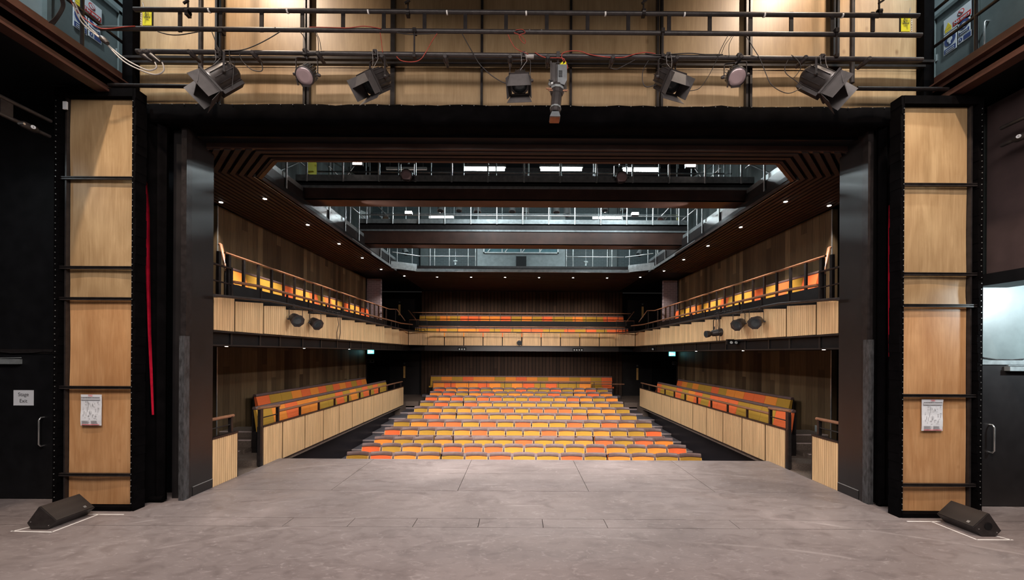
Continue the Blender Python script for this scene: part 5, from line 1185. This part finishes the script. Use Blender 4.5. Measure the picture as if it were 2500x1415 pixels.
# side walkways: edge channel, toe board, deck and rails
for s, sd in ((-1, 'left'), (1, 'right')):
    def bx(q, x0, x1, *r, m=0): a, b = sorted((s * x0, s * x1)); q.box(a, b, *r, m); return q
    t = thing('side_walkway', f'{sd} steel walkway under the roof above the soffit edge', 'walkway', (s * 4.8, 7, CEIL + .2))
    bx(MB(), 4.80, 6.5, 6.9, 17.0, CEIL + .16, CEIL + .22).build('deck', M['blackmetal'], t)
    bx(MB(), 4.76, 4.80, 7.1, 15.6, CEIL + .05, CEIL + .40).build('edge_channel', M['blackmetal'], t)
    bx(MB(), 4.70, 4.76, 7.15, 15.3, CEIL - .0, CEIL + .085).build('edge_angle', M['steel'], t)
    bx(MB(), 4.79, 4.80, 7.3, 15.5, CEIL + .40, CEIL + .52).build('toe_board', M['steel'], t)
    for i in range(10):
        y = 7.2 + i * .92
        if 8.7 < y < 9.95 or 12.2 < y < 13.3: continue
        MB().cyl((s * 4.74, y, CEIL + .1), (s * 4.74, y, CEIL + 1.5), .02, 8).build('post', M['lightsteel'], t)
    for z in (CEIL + .95, CEIL + 1.45): MB().tube([(s * 4.74, 7.0, z), (s * 4.74, 8.8, z)], .017, 8).build('rail', M['lightsteel'], t); MB().tube([(s * 4.74, 9.9, z), (s * 4.74, 12.25, z)], .017, 8).build('rail', M['lightsteel'], t); MB().tube([(s * 4.74, 13.3, z), (s * 4.74, 15.5, z)], .017, 8).build('rail', M['lightsteel'], t)
    # black masking curtains beyond the side walkways
    q = MB(); vs = []; fs = []; n = 60
    for i in range(n + 1):
        y = 9.9 + 6.6 * i / n; x = s * (6.1 + .05 * math.sin(i * 1.15)); vs += [(x, y, CEIL + .25), (x, y, 9.0)]
    for i in range(n): fs.append((2 * i, 2 * i + 2, 2 * i + 3, 2 * i + 1))
    m_ = len(vs); q.add(vs + [(x + .01, y, z) for x, y, z in vs], fs + [tuple(j + m_ for j in f[::-1]) for f in fs], 0, True)
    o = q.build('masking_curtain', M['doorgrey']); tag(o, f'pleated dark curtain behind the {sd} roof walkway', 'curtain')
    # uprights and bracing seen through the bridges
    t = thing('scaffold_tower', f'braced steel scaffold frame standing on the {sd} roof walkway', 'scaffold', (s * 5.3, 9.5, CEIL + .2))
    for i, (x, y) in enumerate(((5.2, 8.2), (5.25, 9.9), (4.95, 10.4), (5.4, 11.4), (5.0, 11.8), (5.1, 13.6), (5.45, 14.4), (4.95, 15.0))):
        MB().cyl((s * x, y, CEIL + .2), (s * x, y, 8.8), .024, 8).build('upright', M['lightsteel'], t)
    for (x0, y0, z0, x1, y1, z1) in ((5.2, 8.2, 5.6, 5.2, 9.9, 6.8), (4.95, 10.4, 6.0, 4.2, 10.6, 7.2), (5.0, 11.8, 7.2, 4.0, 11.9, 6.1), (5.1, 13.6, 5.7, 5.1, 15, 6.8), (4.95, 15, 5.9, 4.2, 15, 6.9), (4.9, 10.1, 6.9, 3.9, 10.1, 6.3)):
        MB().cyl((s * x0, y0, z0), (s * x1, y1, z1), .018, 8).build('brace', M['lightsteel'], t)
    # small lanterns stacked on vertical pipes at the walkway
    g = f'small lanterns hung on the {sd} roof walkway'
    for i, (y, z) in enumerate(((13.4, 6.55), (13.75, 6.5), (10.9, 6.5), (15.9, 6.0))):
        t = thing('par_lantern', f'small lantern on the {sd} roof walkway, {ORD[i]} counting from the rear bridge', 'stage light', (s * 4.62, y, z), 0, g)
        MB().lathe((s * 4.62, y + .1, z + .14), (-s * .45, -.35, -.8), [(0, .05), (.05, .10), (.24, .115)], 14).build('housing', M['steel'], t)
        MB().lathe(Vector((s * 4.62, y + .1, z + .14)) + Vector((-s * .45, -.35, -.8)).normalized() * .241, (-s * .45, -.35, -.8), [(0, .10), (.004, .08)], 14).build('lens', M['lensdark'], t)
        MB().cyl((s * 4.62, y + .1, z + .15), (s * 4.74, y + .1, z + .3), .012, 6).build('bracket', M['blackmetal'], t)
# rear walkway
t = thing('rear_walkway', 'steel walkway with tubular rails in front of the control booth', 'walkway', (0, 15.3, CEIL))
MB().box(-4.7, 4.7, 15.3, 16.9, CEIL + .12, CEIL + .2).build('deck', M['blackmetal'], t)
MB().box(-4.0, 4.0, 15.25, 15.3, CEIL - .03, CEIL + .08).build('edge_angle', M['steel'], t)
MB().box(-4.1, 4.1, 15.28, 15.31, CEIL + .08, CEIL + .2).build('edge_channel', M['blackmetal'], t)
for s in (-1, 1):
    for px_ in ((1006, 1050, 1061, 1097, 1143, 1161) if s < 0 else (1383, 1399, 1447, 1483, 1494, 1537)):
        x = P(px_, 630, 15.35).x; MB().cyl((x, 15.35, CEIL + .1), (x, 15.35, 6.12), .019, 8).build('post', M['lightsteel'], t)
    xa, xb = sorted((P(1161 if s < 0 else 1383, 630, 15.35).x, P(1020 if s < 0 else 1523, 630, 15.35).x))
    for z in (6.12, 5.72): MB().tube([(xa, 15.35, z), (xb, 15.35, z)], .018, 8).build('rail', M['lightsteel'], t); MB().tube([(s * 3.85, 15.35, z), (s * 4.7, 14.75, z)], .018, 8).build('rail', M['lightsteel'], t)
    q = MB(); q.bar((s * 3.95, 15.28, CEIL + .12), (s * 4.75, 14.75, CEIL + .12), .04, .26); q.build('corner_channel', M['steel'], t)
# control booth box
bt = thing('control_booth', 'grey control booth box with a long window on the rear walkway', 'booth', (0, 16.3, CEIL))
a = P(1165, 662, 16.2); b = P(1380, 600, 16.2)
MB().box(a.x, b.x, 16.2, 17.6, CEIL + .1, 6.42).box(a.x, b.x, 16.2, 16.24, 6.42, 7.6).build('booth_wall', M['booth'], bt)
MB().box(a.x, b.x, 16.17, 16.20, CEIL + .28, CEIL + .295).build('skirting_line', M['steel'], bt)
wa = P(1180, 618, 16.17); wb = P(1364, 560, 16.17)
q = MB(); q.box(wa.x, wb.x, 16.15, 16.18, wa.z, wa.z + .05); q.box(wa.x, wa.x + .05, 16.15, 16.18, wa.z, wb.z); q.box(wb.x - .05, wb.x, 16.15, 16.18, wa.z, wb.z); q.box(wa.x, wb.x, 16.15, 16.18, wb.z - .05, wb.z)
for k in range(1, 4): xx = wa.x + (wb.x - wa.x) * k / 4; q.box(xx - .02, xx + .02, 16.155, 16.175, wa.z, wb.z)
w_ = q.build('window_frame', M['frame'], bt)
MB().box(wa.x + .05, wb.x - .05, 16.175, 16.19, wa.z + .05, wb.z - .05).build('pane', M['glass'], w_)
for k in range(4):
    x0 = wa.x + .15 + k * .68; MB().bar((x0, 16.16, wa.z + .02), (x0 + .3, 16.16, wa.z + .42), .02, .03).build('glazing_strut', M['frame'], w_)
a = P(1260, 650, 16.18); b = P(1285, 626, 16.18)
MB().box(a.x, b.x, 16.12, 16.2, a.z, b.z).build('monitor', M['black'], bt)
# doors / piers on rear brick wall
for x, c in ((-3.9, 'doorgrey'), (3.6, 'doorgrey')): 
    pass
struct('trim_4', MB().box(-4.35, -4.0, 17.5, 17.8, CEIL + .2, 9), M['doorgrey']); struct('trim_5', MB().box(3.7, 4.05, 17.5, 17.8, CEIL + .2, 9), M['doorgrey'])
for s in (-1, 1):
    x = P(1112 if s < 0 else 1430, 640, 16.8).x
    t = thing('pendant_lamp', f'small unlit pendant hanging on a thin rod on the {"left" if s < 0 else "right"} of the booth', 'pendant lamp', (x, 16.8, 6.4))
    MB().cyl((x, 16.8, 5.85), (x, 16.8, 7.5), .008, 6).build('rod', M['lightsteel'], t); MB().lathe((x, 16.8, 5.88), (0, 0, -1), [(0, .09), (.03, .11), (.06, .06), (.12, .03), (.17, .04)], 12).build('shade', M['frame'], t)
# fluorescent battens
def fluoro(lab, x0, x1, py, Y):
    a = P(x0, py, Y); b = P(x1, py, Y); c = (a + b) / 2
    t = thing('fluorescent_batten', lab, 'ceiling light', c)
    MB().cyl((a.x, Y, a.z), (b.x, Y, a.z), .035, 10).build('tube', M['tube'], t)
    MB().box(a.x - .03, b.x + .03, Y - .05, Y + .05, a.z + .05, a.z + .11).build('batten', M['steel'], t)
    for x in (a.x + .1, b.x - .1): MB().cyl((x, Y, a.z + .11), (x, Y, 9.1), .006, 6).build('hanger', M['lightsteel'], t)
    area('fluorescent_light', (c.x, Y, a.z - .06), (c.x, Y, 0), 40, b.x - a.x, .06, COOL)
    l = area('fluorescent_light', (c.x, Y - .07, a.z), (c.x, 0, a.z - 1), 30, b.x - a.x, .06, COOL)
    area('fluorescent_light', (c.x, Y + .07, a.z), (c.x, 30, a.z - 5), 28, b.x - a.x, .06, COOL)
fluoro('bright fluorescent tube behind the front bridge, left of centre', 1133, 1232, 413, 11.0)
fluoro('bright fluorescent tube behind the front bridge, at the centre right', 1320, 1420, 413.5, 11.0)
fluoro('bright fluorescent tube behind the front bridge, farthest right', 1522, 1608, 415, 11.0)
fluoro('fluorescent tube behind the rear bridge on the left', 1048, 1107, 529.5, 14.6)
fluoro('fluorescent tube behind the rear bridge on the right', 1447, 1517, 531.5, 14.6)
t = thing('fluorescent_batten', 'unlit pale batten behind the front bridge on the left', 'ceiling light', P(990, 412, 11)); a = P(943, 411, 11); b = P(1042, 411, 11)
MB().box(a.x, b.x, 10.97, 11.03, a.z - .03, a.z + .03).build('batten', M['frame'], t)
for x in (a.x + .1, b.x - .1): MB().cyl((x, 11, a.z), (x, 11, 9.1), .006, 6).build('hanger', M['lightsteel'], t)
# flood lamps on the bridge rails
for i, (x, y, Y, lab) in enumerate(((874, 399.5, 8.80, 'front bridge on the left'), (1685, 405, 8.80, 'front bridge on the right'), (998, 519.5, 12.25, 'rear bridge on the left'), (1550, 522, 12.25, 'rear bridge on the right'), (1062, 601.5, 15.3, 'rear walkway on the left'), (1482, 604, 15.3, 'rear walkway on the right'))):
    p = P(x, y, Y); t = thing('flood_lamp', f'small glowing flood lamp on the {lab}', 'flood light', p, 0, 'glowing flood lamps on the bridges')
    sx = 11 if i < 2 else 8; w_ = sx * Y / 1000
    MB().box(p.x - w_, p.x + w_, Y - .05, Y - .04, p.z - .035, p.z + .035).build('glowing_face', M['flood'], t)
    MB().box(p.x - w_ - .01, p.x + w_ + .01, Y - .04, Y + .03, p.z - .045, p.z + .045).build('case', M['blackmetal'], t)
# lanterns on the bridges
for x, y, sd in ((993, 431, 'left'), (1517, 436, 'right')):
    p = P(x, y, 8.62); ledpar(f'lantern with pale pink lens hung on the front bridge, {sd}', Vector((p.x, 8.72, p.z + .36)), Vector((p.x, 8.66, p.z + .04)), Vector((0, -.9, -.25)), 'pink-lensed lanterns on the front bridge', 1.15)
for i, (x, y, kk) in enumerate(((1075, 514, 1.2), (1120, 514, 1.1), (1165, 518, 1.4), (1250, 516, 1.2), (1282, 522, 1.4), (1358, 518, 1.2), (1384, 524, 1.4), (1476, 513, 1.1), (1523, 514, 1.3))):
    p = P(x, y, 13.6)
    t = thing('par_lantern', f'grey lantern above the rear bridge, {ORD[i]} counting from the left', 'stage light', (p.x, 13.7, p.z + .5), 0, 'row of lanterns above the rear bridge')
    r = .085 * kk; MB().lathe((p.x + .02, 13.72, p.z + .42), (-.03, -.3, -1), [(0, r * .6), (.06, r * .9), (.4, r), (.41, r * 1.1), (.45, r * 1.1)], 14).build('housing', M['lightsteel'], t)
    MB().lathe((p.x + .006, 13.59, p.z - .02), (-.03, -.3, -1), [(0, r * .95), (.006, r * .7)], 14).build('lens', M['lensdark'], t)
    MB().cyl((p.x + .02, 13.72, p.z + .4), (p.x + .02, 13.72, p.z + .72), .02, 8).build('bracket', M['blackmetal'], t)
o = MB().tube([(-4.7, 13.72, 7.35), (4.7, 13.72, 7.35)], .025, 8).build('lamp_pipe', M['lightsteel']); tag(o, 'grey pipe above the rear bridge carrying a row of lanterns', 'pipe')
for y, z, wh in ((9.3, 6.75, 'above the deck of the front bridge'), (10.9, 6.4, 'low between the two bridges'), (11.6, 7.6, 'high between the two bridges')):
    o = MB().tube([(-4.9, y, z), (4.9, y, z)], .02, 8).build('lamp_pipe', M['lightsteel']); tag(o, f'grey lamp pipe hung in the roof void {wh}', 'pipe', 'grey pipes hung in the roof void')
# yellow and white boards glimpsed at the sides
for x, y, Y, m_, lab in ((753, 405, 9.6, 'loadyellow', 'yellow notice board hanging at the left end of the front bridge'), (1748, 417, 9.6, 'frame', 'pale board hanging at the right end of the front bridge, inner one'), (1790, 420, 9.6, 'frame', 'pale board hanging at the right end of the front bridge, outer one'), (885, 528, 13.0, 'frame', 'pale narrow board at the left end of the rear bridge'), (1658, 540, 13.0, 'loadyellow', 'pale yellow board at the right end of the rear bridge')):
    p = P(x, y, Y); sgn = 1 if x > 1268 else -1
    q = MB().hexa([(p.x - .06, Y, p.z - .16), (p.x + .06, Y + .25, p.z - .16), (p.x + .06, Y + .27, p.z - .16), (p.x - .06, Y + .02, p.z - .16), (p.x - .06, Y, p.z + .2), (p.x + .06, Y + .25, p.z + .2), (p.x + .06, Y + .27, p.z + .2), (p.x - .06, Y + .02, p.z + .2)])
    o = q.build('notice_board', M[m_]); tag(o, lab, 'board')

# ------------------------------------------------------------------ downlights in the soffit
def downlight(lab, x, y, z, power, grp, ang=70, to=None):
    t = thing('downlight', lab, 'downlight', (x, y, z), 0, grp)
    MB().lathe((x, y, z + .03), (0, 0, -1), [(0, .062), (.034, .062), (.036, .045)], 16).build('trim_ring', M['blackmetal'], t)
    MB().lathe((x, y, z - .004), (0, 0, -1), [(0, .036), (.008, .034)], 14).build('lens', M['down'], t)
    l = spot('downlight_beam', (x, y, z - .05), to or (x, y, 0), power, ang, .75, (1, .86, .72), .03)
for s, sd in ((-1, 'left'), (1, 'right')):
    g = f'downlights over the {sd} upper gallery'
    downlight(f'downlight over the {sd} upper gallery, nearest the stage and outermost', s * 6.2, 8.35, CEIL, 130, g)
    for i, y in enumerate((8.15, 9.8, 11.5, 13.2, 15.0)): downlight(f'small downlight over the {sd} upper gallery, {ORD[i]} from the stage along the soffit edge', s * 5.18, y, CEIL, 270, g, 64, (s * 6.0, y + .2, 2.8))
    downlight(f'small downlight at the far {sd} corner of the soffit', s * 4.68, 16.25, CEIL, 160, g, 60, (s * 6.2, 17.0, 2.9))
for i in range(6):
    downlight(f'small downlight over the rear balcony, {ORD[i]} from the left', -3.42 + i * 1.365, 16.45, CEIL, 250, 'downlights over the rear balcony', 62, (-3.42 + i * 1.365, 19.3, 3.2))
# row of small white lamps under the galleries (switched-off sockets)
for x, y, Y, n, lab in ((938, 846, 15.6, 4, 'left gallery'), (1128, 851, 18.15, 3, 'left of the rear balcony'), (1411, 853, 18.15, 4, 'right of the rear balcony'), (1604, 851, 15.2, 4, 'right gallery'), (752, 829, 9.9, 2, 'left gallery near the two lanterns'), (1790, 834, 9.4, 2, 'right gallery near the three lanterns')):
    p = P(x, y, Y); t = thing('socket_box', f'dark box of small pale sockets under the {lab}', 'socket box', p)
    Yf = Y
    MB().box(p.x - .04 - .05 * n, p.x + .04 + .05 * n, Yf - .02, Yf + .06, p.z - .06, p.z + .06).build('box', M['black'], t)
    for k in range(n): MB().lathe((p.x + (k - (n - 1) / 2) * .11, Yf - .015, p.z - .015), (0, -1, -.2), [(0, .032), (.03, .028)], 10).build('socket', M['frame'], t)

# tidy the outliner
camo.name = 'camera'
